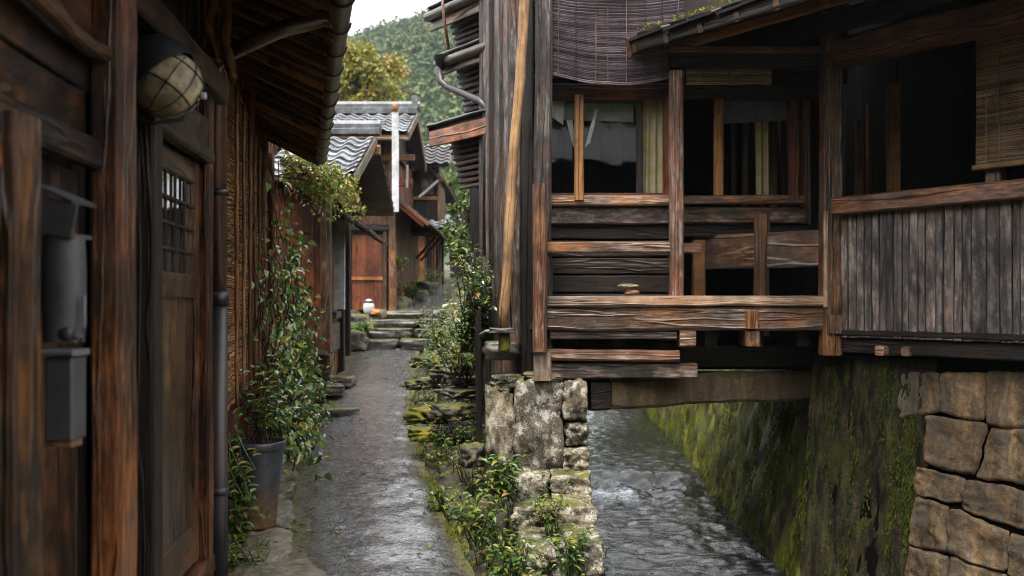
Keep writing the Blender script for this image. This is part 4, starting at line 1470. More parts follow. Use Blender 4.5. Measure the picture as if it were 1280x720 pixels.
for j in range(4):
    mb.timber((-2.6, 38.1 + .3 * j, 4.5 + .15 * j), (.9, 38.1 + .3 * j, 4.5 + .15 * j), .4, .05, up=(0, -.5, 1), jit=.02)
mb.build('roof', M['tile_dark'], H5)

# small white ornament by the orange door
o_ = P(461, 386, 19.4)
o_.z = 1.36
t = thing('garden_ornament', 'small white rounded ornament with a dark band on the landing', 'ornament', o_)
MB().lathe([(0, 0), (.075, .0), (.10, .06), (.115, .13), (.105, .20), (.085, .25), (.06, .29), (0, .31)], o_, 16).build('body', M['ceramic'], t, smooth=True)
MB().lathe([(.096, .225), (.099, .235), (.078, .27), (.070, .275)], o_, 16).build('band', M['iron'], t, smooth=True)
MB().rock(o_ + V((.13, -.04, .05)), (.2, .18, .12), 4, 5, .2, .3).build('foot', M['driftwood'], t, smooth=True)

# stone steps
random.seed(41)
t = thing('stone_steps', 'mossy wet stone steps climbing from path to landing', 'steps', (-2.3, 18.6, .7))
st = [(17.95, .72, .21), (18.45, .93, .18), (18.95, 1.11, .17), (19.5, 1.28, .16)]
for k, (y, z, h) in enumerate(st):
    mb = MB()
    x = -3.02 + .05 * k
    while x < -1.45:
        w = U(.75, 1.3)
        w = min(w, -1.38 - x)
        if w < .12:
            break
        mb.rock((x + w / 2, y + .32, z + h / 2 + U(-.015, .015)), (w * 1.02, .66, h * 1.1), int(x * 100) + k * 7, 9, .10, .82, rz=U(-.05, .05))
        x += w
    mb.build('step', M['steprock'], t, smooth=True)
random.seed(43)
lab = ['mossy boulder beside the lowest step', 'wet boulder beside the second step', 'green boulder under the red plank door', 'dark rock left of the upper path', 'mossy rock where the upper path narrows',
       'round rock beside the far path']
for k, (px, py, d, s_) in enumerate(((440, 424, 17.9, .5), (447, 402, 18.9, .45), (470, 392, 19.6, .4), (497, 380, 21.2, .55), (515, 372, 23.4, .7), (530, 362, 26, .7))):
    c = P(px, py, d)
    o = MB().rock((c.x, c.y, c.z - .04), (s_ * 1.2, s_, s_ * .75), k + 70, 9, .28, .5, rz=U(0, 3)).build('boulder', M['mossrock'], smooth=True)
    tag(o, lab[k], 'boulder', 'boulders beside the steps')
random.seed(44)
lab = ['dark leafy plant between step boulders and door', 'grassy plant left of the upper path', 'leafy plant hanging by the far house wall', 'small plant by the landing edge', 'bushy plant at the foot of the dark posts']
for k, (px, py, d, w, h, n_) in enumerate(((487, 372, 21, .25, .7, 22), (508, 366, 23, .4, .5, 26), (493, 330, 20.2, .25, .4, 14), (452, 408, 18.3, .2, .25, 12), (530, 352, 27, .5, .7, 22))):
    c = P(px, py + 12, d)
    t = thing('plant', lab[k], 'plant', c, 'plants beside the steps')
    ls, ss = MB(), MB()
    for j in range(n_):
        stem_plant(ls, ss, c + V((U(-.1, .1), U(-.1, .1), 0)), c + V((U(-w, w), U(-w, w), h * U(.4, 1))), 12, .11, .06, .05, .1)
    ss.build('stem', M['greenstem'], t)
    ls.build('foliage', M['weed'], t)

# ------------------------------------------------------------------ stream walls and stone pier
random.seed(50)
mb = MB()


def lwall(a, b):
    y = lerp(-1, 40, a)
    z = lerp(-1.5, min(bank_z(.55, max(y, 4)), 3) + .02, b)
    return V((.60 + .05 * fbm(V((0, y, z)), 1.6, 3) + .05 * (1 - b), y, z))


mb.grid(lwall, 220, 16)
o = tag(mb.build('retaining_wall', M['mosswall'], smooth=True), 'low rubble wall holding the weedy bank above the stream', 'wall')

# mossy wall across the stream
mb = MB()


def rwx(y, z):
    f = (z + .8) / 2.0
    return pw(y, [(8.2, 2.42), (9.5, 2.44), (14, 2.55), (20, 2.75), (45, 3.6)]) + .33 * f


def mossw(a, b):
    y = lerp(8.2, 45, a ** 1.7)
    z = lerp(-1.3, 1.35 + .03 * max(0, y - 12), b)
    x = rwx(y, z)
    rdg = .07 * fbm(V((y * 3.2, z * .9, 0)), 1.0, 4, 5) + .05 * fbm(V((y * 8, z * 3, 0)), 1, 2, 4)
    return V((x - rdg, y, z))


mb.grid(mossw, 420, 44)
o = tag(mb.build('retaining_wall', M['mosswall'], smooth=True), 'tall mossy wet wall streaked green along the far side of the stream', 'wall')
mb = MB()
for k in range(30000):
    y = 8.3 + 13.5 * R() ** 1.5
    z = U(-.75, 1.25)
    if fbm(V((y * 3.2, z * .5, 0)), 1, 6, 5) + .22 * sstep(8, 12, y) < .14 + .12 * R():
        continue
    x = rwx(y, z) - .045 - .03 * R()
    mb.leaf(V((x, y, z)), V((U(-.35, .05), U(-.3, .3), -1)), V((-1, U(-.5, .3), .3)), U(.02, .06), U(.008, .022), simple=True, r=min(1, max(0, U(0, .7) + .3 * ns(V((y, z, 0)), 2))))
o = tag(mb.build('moss', M['mossblade'], None), 'shaggy bright green moss hanging on the stream wall', 'moss', kind='stuff')

# dressed block wall under the plank building
W0 = V((2.40, 8.22, 0))
WD = V((.60, -.80, 0))
WN = V((-.80, -.60, 0))


def onwall(px, py):
    d = V(((px - 640) / F, 1, -(py - 378) / F))
    o0 = V((0, 0, CAMZ))
    # plane leaning back a little
    nrm = (WN + V((0, 0, .12))).normalized()
    k = (W0 + V((0, 0, -.8)) - o0).dot(nrm) / d.dot(nrm)
    return o0 + d * k


quads = [[(1180, 466), (1232, 466), (1233, 526), (1179, 517)], [(1236, 466), (1296, 466), (1294, 534), (1237, 530)], [(1160, 522), (1236, 531), (1219, 593), (1159, 578)],
         [(1242, 536), (1300, 540), (1300, 606), (1224, 596)], [(1150, 583), (1207, 598), (1201, 630), (1146, 617)], [(1211, 600), (1302, 618), (1302, 668), (1207, 638)],
         [(1145, 621), (1185, 633), (1187, 690), (1139, 680)], [(1188, 636), (1262, 665), (1257, 713), (1188, 692)], [(1266, 668), (1330, 684), (1330, 744), (1261, 716)],
         [(1139, 684), (1188, 696), (1184, 762), (1132, 745)], [(1191, 697), (1258, 718), (1256, 780), (1188, 764)], [(1261, 721), (1330, 748), (1330, 800), (1260, 782)],
         [(1112, 466), (1176, 466), (1175, 516), (1112, 524)], [(1062, 466), (1108, 466), (1108, 526), (1058, 530)], [(1100, 529), (1156, 521), (1155, 578), (1106, 588)],
         [(1056, 534), (1096, 531), (1102, 590), (1050, 596)], [(1096, 592), (1146, 583), (1142, 617), (1092, 640)], [(1048, 600), (1092, 595), (1088, 644), (1044, 655)],
         [(1086, 645), (1141, 621), (1135, 680), (1080, 706)], [(1042, 660), (1082, 648), (1076, 710), (1036, 720)], [(1078, 710), (1135, 685), (1128, 750), (1074, 780)],
         [(1034, 724), (1074, 714), (1070, 790), (1030, 800)],
         [(1300, 466), (1390, 466), (1390, 545), (1298, 534)], [(1304, 540), (1390, 552), (1390, 630), (1304, 606)], [(1306, 620), (1390, 640), (1390, 690), (1306, 668)],
         [(1334, 690), (1420, 700), (1420, 790), (1334, 760)], [(1394, 466), (1500, 466), (1500, 560), (1394, 548)], [(1394, 560), (1500, 575), (1500, 690), (1394, 660)]]
bw = thing('retaining_wall', 'tan block wall with dark open joints under the grey plank wall', 'wall', (3.2, 7.3, -1))
mb, mbd = MB(), MB()
lean = (WN + V((0, 0, .12))).normalized()
for qi, qd in enumerate(quads):
    c4 = [onwall(*p) for p in qd]
    N_ = 24
    rr = R()
    pr = U(.012, .035)

    def blk(a, b, c4=c4, qi=qi, pr=pr):
        top = c4[0].lerp(c4[1], a)
        bot = c4[3].lerp(c4[2], a)
        p = top.lerp(bot, b)
        cen = (c4[0] + c4[1] + c4[2] + c4[3]) / 4
        ea, eb = 1 - abs(2 * a - 1), 1 - abs(2 * b - 1)
        e = min(ea, eb)
        corner = max(0, .3 - ea) * max(0, .3 - eb)
        p = p.lerp(cen, -.075 + corner * .55 + .03 * ns(p, 7, qi))
        dp = pr * (1 - (1 - min(1, e / .055)) ** 1.8)
        wob = noise.noise_vector(p * 7) * .018 + noise.noise_vector(p * 21) * .008
        return p + wob + lean * (dp + .016 + .016 * fbm(p, 9, qi, 6) + .010 * ns(p, 3, qi))
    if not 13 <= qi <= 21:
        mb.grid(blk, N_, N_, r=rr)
mb.build('masonry', M['block'], bw, smooth=True)


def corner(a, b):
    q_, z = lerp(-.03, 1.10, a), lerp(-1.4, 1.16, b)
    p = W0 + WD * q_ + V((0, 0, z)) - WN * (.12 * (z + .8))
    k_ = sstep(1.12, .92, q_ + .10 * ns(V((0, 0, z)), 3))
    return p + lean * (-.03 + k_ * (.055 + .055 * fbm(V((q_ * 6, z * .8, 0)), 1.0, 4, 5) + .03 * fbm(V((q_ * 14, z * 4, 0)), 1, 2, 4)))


MB().grid(corner, 60, 70).build('shade_toned_corner', M['cornerwall'], bw, smooth=True)['label'] = 'wet mossy corner of the block wall, coloured dark for shade'
mb = MB()
mb.grid(lambda a, b: W0 + WD * lerp(-.02, 5, a) + V((0, 0, lerp(-1.4, 1.3, b))) - WN * (.0 + .12 * (lerp(-1.4, 1.3, b) + .8)) - lean * .012, 60, 30)
for p in mb.v:
    p += lean * .012 * fbm(p, 5, 2)
mb.build('joint_bed', M['joint'], bw, smooth=True)
random.seed(51)
mb = MB()
for k in range(9000):
    q_, z = U(-.03, .95), U(-.9, 1.15)
    if fbm(V((q_ * 7, z * .6, 0)), 1, 6, 5) < .10 + .2 * R() + .15 * q_:
        continue
    p = corner((q_ + .03) / 1.13, (z + 1.4) / 2.56) + lean * (.004 + .012 * R())
    mb.leaf(p, V((U(-.35, .2), U(-.3, .3), -1)), lean, U(.015, .05), U(.006, .018), simple=True, r=U(0, .42))
tag(mb.build('moss', M['mossblade'], None), 'dark damp moss clinging to the shaded corner of the block wall', 'moss', kind='stuff')

# stone pier under the corner post
random.seed(52)
pr_ = thing('stone_pier', 'lichen covered rough stone pier under the corner posts', 'pier', (.2, 8.2, -.1))


def stone(px0, py0, px1, py1, d, dep, seed, rough=.13, boxy=.75, rz=0.0, m='pier'):
    a, b = P(px0, py0, d), P(px1, py1, d)
    mbb = MB().rock(((a.x + b.x) / 2, d + dep / 2, (a.z + b.z) / 2), ((b.x - a.x) * 1.06, dep, (a.z - b.z) * 1.06), seed, 16, rough, boxy, rz, 1.6)
    return mbb.build('stone', M[m], pr_, smooth=True)


stone(606, 484, 644, 584, 8.02, .6, 1, .2, .6)
stone(642, 472, 708, 596, 7.98, .7, 2, .17, .78)
stone(702, 474, 736, 528, 7.96, .6, 3, .14, .6)
stone(706, 528, 737, 560, 7.97, .6, 4, .14, .65)
stone(703, 560, 738, 592, 7.94, .6, 5, .14, .65)
stone(636, 592, 690, 640, 7.75, .6, 6, .16, .65)
stone(688, 594, 741, 634, 7.72, .6, 7, .16, .7)
stone(640, 636, 700, 690, 7.35, .7, 8, .2, .75)
stone(694, 634, 747, 684, 7.2, .7, 9, .2, .75)
stone(650, 684, 715, 740, 6.75, .7, 10, .2, .75)
stone(708, 682, 755, 740, 6.55, .7, 11, .2, .75)
stone(612, 470, 660, 492, 8.1, .5, 12, .25, .5)
stone(655, 466, 705, 482, 8.05, .5, 13, .25, .6)
o = MB().rock(P(628, 438, 8.4), (.34, .3, .17), 14, 8, .2, .6).build('stone', M['slab'], pr_, smooth=True)

# slab and mossy block carrying the leaning pole
t = thing('pole_footing', 'grey slab on a moss covered block supporting the tan pole', 'footing', P(627, 437, 8.0))
a = P(627, 413, 7.95)
MB().rock((a.x, 7.98, a.z), (.22, .22, .045), 3, 6, .1, .85).build('slab', M['slab'], t, smooth=True)
MB().rock((a.x + .02, 7.98, a.z - .10), (.10, .12, .19), 5, 6, .15, .6).build('block', M['mossy'], t, smooth=True)

# dark post with shrub
t = thing('post', 'slim dark post standing in the planted bank before the shrub', 'post', P(598, 540, 8.55))
MB().timber(P(599, 550, 8.55), P(598, 388, 8.55), .052, .052, up=(0, 1, 0), ch=.008, jit=.003).build('shaft', M['dark_wood'], t)
MB().tube([P(600, 419, 8.52), P(608, 414, 8.45), P(618, 414, 8.3)], .014, 7).build('arm', M['blue_pvc'], t, smooth=True)
random.seed(53)
c = P(592, 440, 9.3)
t = thing('shrub', 'tall glossy shrub against the dark corner boards', 'shrub', c)
ls, ss = MB(), MB()
for k in range(58):
    b = P(U(556, 627), U(300, 420), U(8.9, 9.8))
    stem_plant(ls, ss, c + V((U(-.12, .12), U(-.1, .1), 0)), b, 17, .07, .042, .05, .12)
ss.build('stem', M['stem'], t)
ls.build('foliage', M['leaf'], t)
random.seed(54)
lab = ['yellow green shrub behind the slim dark post', 'leafy shrub below the tall glossy shrub', 'mossy low shrub beside the path before the steps', 'dark low shrub beside the lowest step']
for k, (px, py, d, w, h, m_) in enumerate(((603, 428, 10.4, .28, 1.15, 'leafy'), (575, 475, 10.2, .35, .75, 'weed'), (548, 478, 12.2, .3, .45, 'weed'), (556, 440, 15.2, .5, .75, 'leaf'))):
    c = P(px, py, d)
    t = thing('shrub', lab[k], 'shrub', c, 'shrubs along the bank')
    ls, ss = MB(), MB()
    for j in range(30):
        stem_plant(ls, ss, c + V((U(-.1, .1), U(-.1, .1), 0)), c + V((U(-w, w), U(-w, w), h * U(.35, 1))), 13, .07, .04, .05, .1)
    ss.build('stem', M['stem'], t)
    ls.build('foliage', M[m_], t)
# rocks terraced along the bank
lab = ['mossy rock at the bend of the path edge', 'flat mossy ledge above the ditch', 'red brown flat stone behind the slim post', 'wet flat rock beside the path before the steps', 'mossy flat rock beside the middle of the path',
       'flat rock under the tall shrub', 'green cushion of moss on the path edge', 'low dark rock in the ditch beside the pier', 'upper flat stone of the ledge behind the slim post']
for k, (px, py, d, sx, sz, m_) in enumerate(((541, 516, 10.0, .50, .17, 'mossy'), (568, 512, 9.6, .42, .16, 'mossrock'), (576, 490, 10.1, .50, .11, 'slab'), (540, 452, 14.2, .6, .17, 'mossrock'),
                                             (534, 478, 12.4, .55, .14, 'mossrock'), (572, 462, 11.5, .55, .16, 'mossrock'), (526, 540, 8.95, .26, .12, 'mossy'), (590, 566, 8.35, .26, .2, 'mossrock'),
                                             (588, 474, 10.3, .4, .10, 'mossrock'))):
    c = P(px, py, d)
    o = MB().rock((c.x, c.y, c.z - .02), (sx, sx * .8, sz), k + 90, 12, .26, .7, rz=U(0, 3), freq=1.6).build('rock', M[m_], smooth=True)
    tag(o, lab[k], 'rock', 'rocks along the planted bank')

# weeds on the bank
random.seed(55)
ls, ss = MB(), MB()
for k in range(760):
    y = U(5.4, 9.4) if k < 600 else U(9.0, 13.5)
    xr = pw(y, PR)
    x = U(xr + (.12 if R() < .2 else .3), .52) if y < 9.2 else U(xr + .05, xr + .9)
    z = bank_z(x, y)
    if 7.9 < y < 9.2 and x > -.28 or y >= 9.2 and x > -.15:
        continue
    if y > 6.3 and x > .1 and R() < .5:
        continue
    h = U(.10, .34) if x < .1 else U(.05, .2)
    c = V((x, y, z - .02))
    stem_plant(ls, ss, c, c + V((U(-.1, .1), U(-.14, .06), h)), random.randint(6, 11), U(.035, .062), U(.018, .034), .025, .06, tip=.15)
ss.build('undergrowth', M['greenstem'], None)
o = [q for q in C.objects if q.name.startswith('undergrowth')][-1]
tag(o, 'thin weed stems all over the ditch bank', 'weeds', kind='stuff')
tag(ls.build('undergrowth', M['weed'], None), 'dense small leaved weeds covering the ditch bank', 'weeds', kind='stuff')
random.seed(56)
lab = ['tall bright weed at the foot of the pier', 'yellowing weed hanging over the stream edge', 'broad leaved weed in the middle of the ditch', 'bright weed nearest the path edge', 'ferny weed beside the big pier stone',
       'dark weed at the bottom of the ditch bank', 'pale weed on the kerb side stone near the water']
for k, (px, py, d, h, s_) in enumerate(((622, 612, 7.5, .35, .075), (712, 690, 6.55, .22, .055), (596, 660, 7.0, .34, .075), (560, 640, 7.3, .30, .065), (640, 600, 7.6, .28, .065), (640, 716, 6.3, .3, .065),
                                        (690, 640, 7.1, .2, .05))):
    c = P(px, py + 14, d)
    t = thing('weed', lab[k], 'weed', c, 'weeds on the ditch bank')
    l2, s2 = MB(), MB()
    for j in range(12):
        stem_plant(l2, s2, c + V((U(-.05, .05), U(-.05, .05), -.08)), c + V((U(-.16, .16), U(-.12, .08), h * U(.5, 1))), 11, s_, s_ * .5, .03, .06)
    s2.build('stem', M['greenstem'], t)
    l2.build('foliage', M['weed'], t)
# moss fringe along the concrete edge
random.seed(57)
mb = MB()
for k in range(5200):
    y = 5.3 + 9 * R() ** 1.4
    x = pw(y, PR) + U(-.05, .07)
    z = pz(y) + .012 - max(0, x - pw(y, PR) - .02) * 3.2 + U(0, .012)
    if ns(V((x, y, 0)), 1.6, 4) + U(-.25, .25) < -.05:
        continue
    mb.leaf(V((x, y, z)), V((U(-1, 1), U(-1, 1), U(.3, 1.2))), rdir(), U(.012, .03), U(.006, .012), simple=True, r=U(.3, .9))
tag(mb.build('moss', M['mossblade'], None), 'low yellow green moss fringing the concrete path edge', 'moss', kind='stuff')

random.seed(58)
mb = MB()
for k in range(150):
    y = 5.4 + 11 * R() ** 1.3
    xl, xr = pw(y, PL), pw(y, PR)
    b_ = R() ** 2 if R() < .65 else 1 - .25 * R()
    p = path_fn(((y + 2) / 20.05) ** 1.25, b_)
    if abs(p.y - y) > .1:
        continue
    mb.leaf(p + V((0, 0, .008)), V((U(-1, 1), U(-1, 1), U(0, .25))), V((U(-.3, .3), U(-.3, .3), 1)), U(.03, .06), U(.018, .035), r=R())
M['dead'] = leafmat('dead brown leaf', [(.0, (.03, .014, .006)), (.5, (.11, .05, .018)), (.8, (.24, .12, .035)), (1.0, (.34, .24, .05))], rough=.4, trans=.05)
tag(mb.build('fallen_leaves', M['dead'], None), 'small brown fallen leaves scattered on the wet path', 'leaves', kind='stuff')

# ------------------------------------------------------------------ the balcony house over the stream
random.seed(60)
B = thing('riverside_house', 'old timber house with open balcony and grey plank wall built over the stream', 'house', (1.8, 8.6, 1.2))


def fr(px0, py0, px1, py1, d, th, name, mat, label=None, parent=None, **k):
    """a timber facing the path, as wide and high as measured, d metres ahead"""
    a, b = P(px0, py0, d), P(px1, py1, d)
    w, h = abs(b.x - a.x), abs(a.z - b.z)
    c = (a + b) / 2
    if h > w:
        return tm(name, M[mat], parent or B, (c.x, d + th / 2, min(a.z, b.z)), (c.x, d + th / 2, max(a.z, b.z)), w, th, label, up=(0, 1, 0), **k)
    return tm(name, M[mat], parent or B, (min(a.x, b.x), d + th / 2, c.z), (max(a.x, b.x), d + th / 2, c.z), th, h, label, **k)


# corner posts
fr(668, -160, 690, 476, 8.12, .16, 'post', 'grey_wood', jit=.008, ch=.02, label='split grey corner post')
fr(652, -160, 667, 470, 8.22, .15, 'post', 'dark_wood', jit=.006)
fr(637, -160, 651, 440, 8.36, .14, 'post', 'grey_wood', jit=.008)
fr(666, 229, 684, 440, 7.92, .12, 'post', 'post_wood', jit=.007, ch=.018, label='short worn red and white post at the balcony end')
fr(667, 441, 689, 476, 7.97, .14, 'post_base', 'bleached', jit=.006)
# boards of the side wall
boards((.07, 8.40), (-.30, 9.75), .75, 5.8, .17, .03, .006).build('side_wall', M['grey_wood'], B)
fr(611, -100, 622, 330, 9.2, .06, 'batten', 'dark_wood')
fr(624, -100, 632, 420, 8.85, .06, 'batten', 'grey_wood')
# front beams of the balcony
fr(684, 370, 1033, 383, 7.98, .22, 'rail_cap', 'bleached', jit=.006, ch=.012, label='bleached top edge of the balcony beam')
fr(684, 384, 1033, 413, 8.0, .18, 'balcony_beam', 'worn_beam', jit=.010, ch=.018, seg=24, label='heavy splintered red brown balcony beam')
fr(688, 413, 846, 424, 8.04, .12, 'plank', 'worn_beam', jit=.006)
fr(676, 438, 850, 452, 8.02, .16, 'tie_beam', 'post_wood', jit=.008, ch=.015)
fr(690, 454, 872, 473, 8.06, .16, 'tie_beam', 'grey_wood', jit=.008)
fr(850, 413, 870, 433, 8.0, .3, 'joist', 'worn_beam', jit=.005)
fr(933, 414, 951, 433, 7.98, .3, 'joist', 'worn_beam', jit=.006)
fr(934, 389, 949, 411, 7.93, .07, 'peg', 'driftwood', jit=.008)
# balcony posts
fr(838, 88, 855, 370, 8.05, .11, 'post', 'post_wood', jit=.006, ch=.012, label='streaked balcony post')
fr(1030, 14, 1054, 444, 7.98, .16, 'post', 'mid_wood', jit=.006, ch=.014, label='tall brown post at the turn of the facade')
fr(1030, 264, 1036, 384, 7.955, .03, 'post_strip', 'bleached', jit=.003)
fr(1036, 394, 1058, 417, 7.93, .06, 'bracket', 'worn_beam', jit=.006)
# rail in front of the window wall
fr(684, 302, 838, 316, 8.06, .07, 'rail', 'worn_beam', jit=.006)
# window wall boards
fr(686, 258, 838, 280, 8.42, .07, 'window_beam', 'grey_wood', jit=.006)
fr(686, 244, 838, 257, 8.36, .10, 'sill', 'worn_beam', jit=.004)
mb = MB()
for (y0, y1) in ((281, 299), (300, 321), (322, 343), (344, 366), (367, 390)):
    a, b = P(686, y0, 8.50), P(845, y1, 8.50)
    mb.timber((a.x, 8.5 + U(0, .012), (a.z + b.z) / 2), (b.x, 8.5, (a.z + b.z) / 2), .03, a.z - b.z - .006, jit=.004)
mb.build('lower_wall', M['dark_wood'], B)
# upper wall and header
fr(680, -170, 1060, 104, 8.62, .06, 'upper_wall', 'dark_wood')
fr(690, 104, 838, 121, 8.40, .14, 'header', 'red_wood', jit=.004)
fr(838, 66, 1032, 84, 8.10, .14, 'header_beam', 'dark_wood', jit=.004)
fr(838, 57, 1032, 65, 8.06, .10, 'header_strip', 'mid_wood', jit=.004)
fr(855, 104, 1032, 122, 8.45, .14, 'header', 'dark_wood')
# left window
wf = MB()
for (px0, px1) in ((686, 690), (830, 838)):
    a, b = P(px0, 121, 8.42), P(px1, 244, 8.42)
    wf.timber(((a.x + b.x) / 2, 8.46, b.z), ((a.x + b.x) / 2, 8.46, a.z), b.x - a.x, .08, up=(0, 1, 0))
a, b = P(688, 121, 8.42), P(834, 126, 8.42)
wf.timber((a.x, 8.46, a.z), (b.x, 8.46, a.z), .08, .04)
wf.timber((a.x, 8.46, P(0, 243, 8.42).z), (b.x, 8.46, P(0, 243, 8.42).z), .08, .03)
win = wf.build('window', M['red_wood'], B)
fr(718, 118, 730, 250, 8.34, .05, 'mullion', 'fresh_wood', parent=win, jit=.002, label='honey coloured mullion')
fr(796, 120, 804, 244, 8.46, .05, 'mullion', 'dark_wood', parent=win)
for k, (px0, px1) in enumerate(((690, 718), (730, 796))):
    a, b = P(px0 - 2, 121, 8.44), P(px1 + 2, 244, 8.44)
    MB().timber((a.x, 8.49, (a.z + b.z) / 2), (b.x, 8.49, (a.z + b.z) / 2), .006, a.z - b.z, jit=0, ch=.0005, seg=1).build('glass_pane', M['glass'], win)


# curtains, navy cloth, and pale cloths added to imitate reflections in the glass
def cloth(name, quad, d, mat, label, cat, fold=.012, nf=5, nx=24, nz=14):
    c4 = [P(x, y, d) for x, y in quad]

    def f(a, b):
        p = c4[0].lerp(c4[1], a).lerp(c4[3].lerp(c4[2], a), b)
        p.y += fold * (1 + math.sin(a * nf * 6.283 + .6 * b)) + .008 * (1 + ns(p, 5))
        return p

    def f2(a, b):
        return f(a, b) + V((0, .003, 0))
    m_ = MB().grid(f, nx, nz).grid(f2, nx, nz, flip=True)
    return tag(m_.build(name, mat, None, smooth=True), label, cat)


cm = plain('stained curtain', (.42, .36, .22), .8, var=.25, scale=7, col2=(.36, .33, .06))
cloth('curtain', [(804, 121), (830, 121), (831, 244), (803, 244)], 8.53, cm, 'narrow yellowish curtain at the end of the balcony window', 'curtain', .015, 3)
cloth('cloth', [(690, 122), (706, 122), (704, 156), (690, 146)], 8.515, M['cloth'], 'white reflection cloth corner imitating sky reflected in the narrow pane', 'cloth', .006, 2)
cloth('cloth', [(700, 128), (792, 130), (792, 152), (700, 149)], 8.53, M['greyreflection'], 'grey band of cloth imitating a blind reflected across the window top', 'cloth', .01, 6)
cloth('cloth', [(744, 136), (748, 136), (738, 178), (731, 184)], 8.515, M['cloth'], 'white reflection cloth strip imitating a sky reflection beside the honey coloured mullion', 'cloth', .004, 1, 6)
cloth('cloth', [(708, 150), (716, 150), (720, 182), (717, 184)], 8.515, M['cloth'], 'white reflection cloth strip imitating a sky reflection left of the honey coloured mullion', 'cloth', .004, 1, 6)
cloth('cloth', [(905, 124), (990, 124), (988, 150), (906, 154)], 8.60, M['navy'], 'navy cloth slung behind the dark bay', 'cloth', .012, 4)
cloth('curtain', [(944, 150), (962, 150), (964, 244), (946, 244)], 8.72, cm, 'yellowish curtain bunched in the dark bay', 'curtain', .02, 2)
# right bay
fr(855, 244, 1005, 255, 8.50, .10, 'sill', 'mid_wood', jit=.004)
fr(855, 258, 1008, 279, 8.56, .06, 'window_beam', 'grey_wood', jit=.006)
fr(893, 122, 905, 244, 8.50, .06, 'mullion', 'fresh_wood', jit=.003)
fr(988, 122, 1000, 250, 8.5, .08, 'jamb', 'red_wood')
fr(1003, 96, 1014, 280, 8.6, .08, 'jamb', 'mid_wood')
a, b = P(866, 333, 8.9), P(1029, 286, 8.05)


def rail_pt(px, py, d):
    return P(px, py, d)


tm('side_rail', M['mid_wood'], B, P(872, 316, 8.75), P(1031, 309, 8.12), .06, .30, jit=.006, label='broad brown balcony rail board')
tm('short_post', M['fresh_wood'], B, P(873, 372, 8.70), P(873, 300, 8.70), .11, .08, up=(0, 1, 0))
tm('short_post', M['mid_wood'], B, P(952, 420, 8.40), P(952, 268, 8.40), .125, .09, up=(0, 1, 0), ch=.03, label='round topped rail post')
fr(846, 303, 876, 316, 8.3, .06, 'rail', 'worn_beam')
# things seen in the dark bay: inner posts and boards
for k, (px0, px1, m_, d) in enumerate(((928, 936, 'mid_wood', 9.2), (948, 957, 'fresh_wood', 9.3), (962, 972, 'blind_tan', 9.25), (915, 921, 'dark_wood', 9.0), (978, 984, 'red_wood', 9.1))):
    fr(px0, 140, px1, 262, d, .05, 'inner_post', m_)
fr(850, 279, 1010, 296, 8.62, .05, 'plank', 'dark_wood')
# floors, back walls
mb = MB()
for k in range(16):
    mb.timber((.15, 8.12 + .15 * k, 1.40), (3.0 + .18 * 0, 8.12 + .15 * k, 1.40), .145, .05, jit=.003)
mb.build('deck', M['dark_wood'], B)
mb = MB()
for k in range(16):
    o_ = -.05 - .15 * k
    mb.timber(RF(-.6 if k < 8 else -.3, 1.36, o_), RF(3.6, 1.36, o_), .145, .05, jit=.003)
mb.build('deck', M['dark_wood'], B)
boards((-.28, 10.4), (4.2, 10.4), 1.2, 5.6, .2).build('back_wall', M['shade_black'], B)
boards((RF(-2.1, 0, -2.2).x, RF(-2.1, 0, -2.2).y), (RF(3.6, 0, -2.2).x, RF(3.6, 0, -2.2).y), 1.2, 5.6, .2).build('back_wall', M['shade_black'], B)
boards((RF(3.6, 0, 0).x, RF(3.6, 0, 0).y), (RF(3.6, 0, -2.2).x, RF(3.6, 0, -2.2).y), 1.2, 5.4, .2).build('end_wall', M['grey_wood'], B)
mb = MB()
for k in range(9):
    mb.timber((.1, 8.6 + .22 * k, 3.52), (2.75, 8.6 + .22 * k, 3.52), .225, .04, jit=.003)
mb.build('ceiling', M['dark_wood'], B)
# inner partition between bays
fr(1010, 96, 1030, 330, 9.3, .05, 'inner_wall', 'dark_wood')
# long facade: grey planks, rail, beam
mb = MB()
t_ = .06
while t_ < 3.55:
    w = U(.055, .11)
    mb.timber(RF(t_ + w / 2, 1.325 + U(-.004, .004), U(-.006, .006)), RF(t_ + w / 2, 2.30, U(-.004, .004)), w - .004, .026, up=FN, jit=.003, ch=.004, chip=1.2)
    t_ += w
mb.build('plank_wall', M['grey_plank'], B)['label'] = 'silver grey vertical plank wall'
tm('rail', M['mid_wood'], B, RF(.03, 2.365, .04), RF(3.6, 2.365, .04), .12, .135, jit=.004, label='brown rail above the grey planks')
tm('bottom_rail', M['dark_wood'], B, RF(-.1, 1.26, -.10), RF(3.6, 1.26, -.10), .14, .12)
tm('beam', M['mid_wood'], B, RF(.05, 3.585, .02), RF(3.6, 3.585, .02), .15, .23, jit=.008, ch=.02, label='heavy beam over the open bay')
tm('beam', M['dark_wood'], B, RF(-.9, 3.80, .12), RF(3.6, 3.86, .12), .08, .17, jit=.005)
tm('joist', M['worn_beam'], B, RF(.42, 1.23, .03), RF(.42, 1.23, -.6), .08, .08)
tm('joist', M['worn_beam'], B, RF(.62, 1.23, .0), RF(.62, 1.23, -.6), .07, .07)
fr(1112, 104, 1127, 250, 8.3, .09, 'post', 'fresh_wood', jit=.004, label='honey coloured post inside the open bay')
fr(1070, 150, 1080, 250, 9.0, .06, 'inner_post', 'mid_wood')
fr(1085, 130, 1092, 250, 9.4, .06, 'inner_post', 'red_wood')
tm('jamb', M['mid_wood'], B, RF(1.25, 2.4, -.12), RF(1.25, 3.5, -.12), .12, .08, up=FN)
tm('daylight_stop', M['dark_wood'], B, (.2, 9.05, 1.2), (3.3, 9.05, 1.2), .03, .42)  # dark board added to stop daylight showing through under the deck
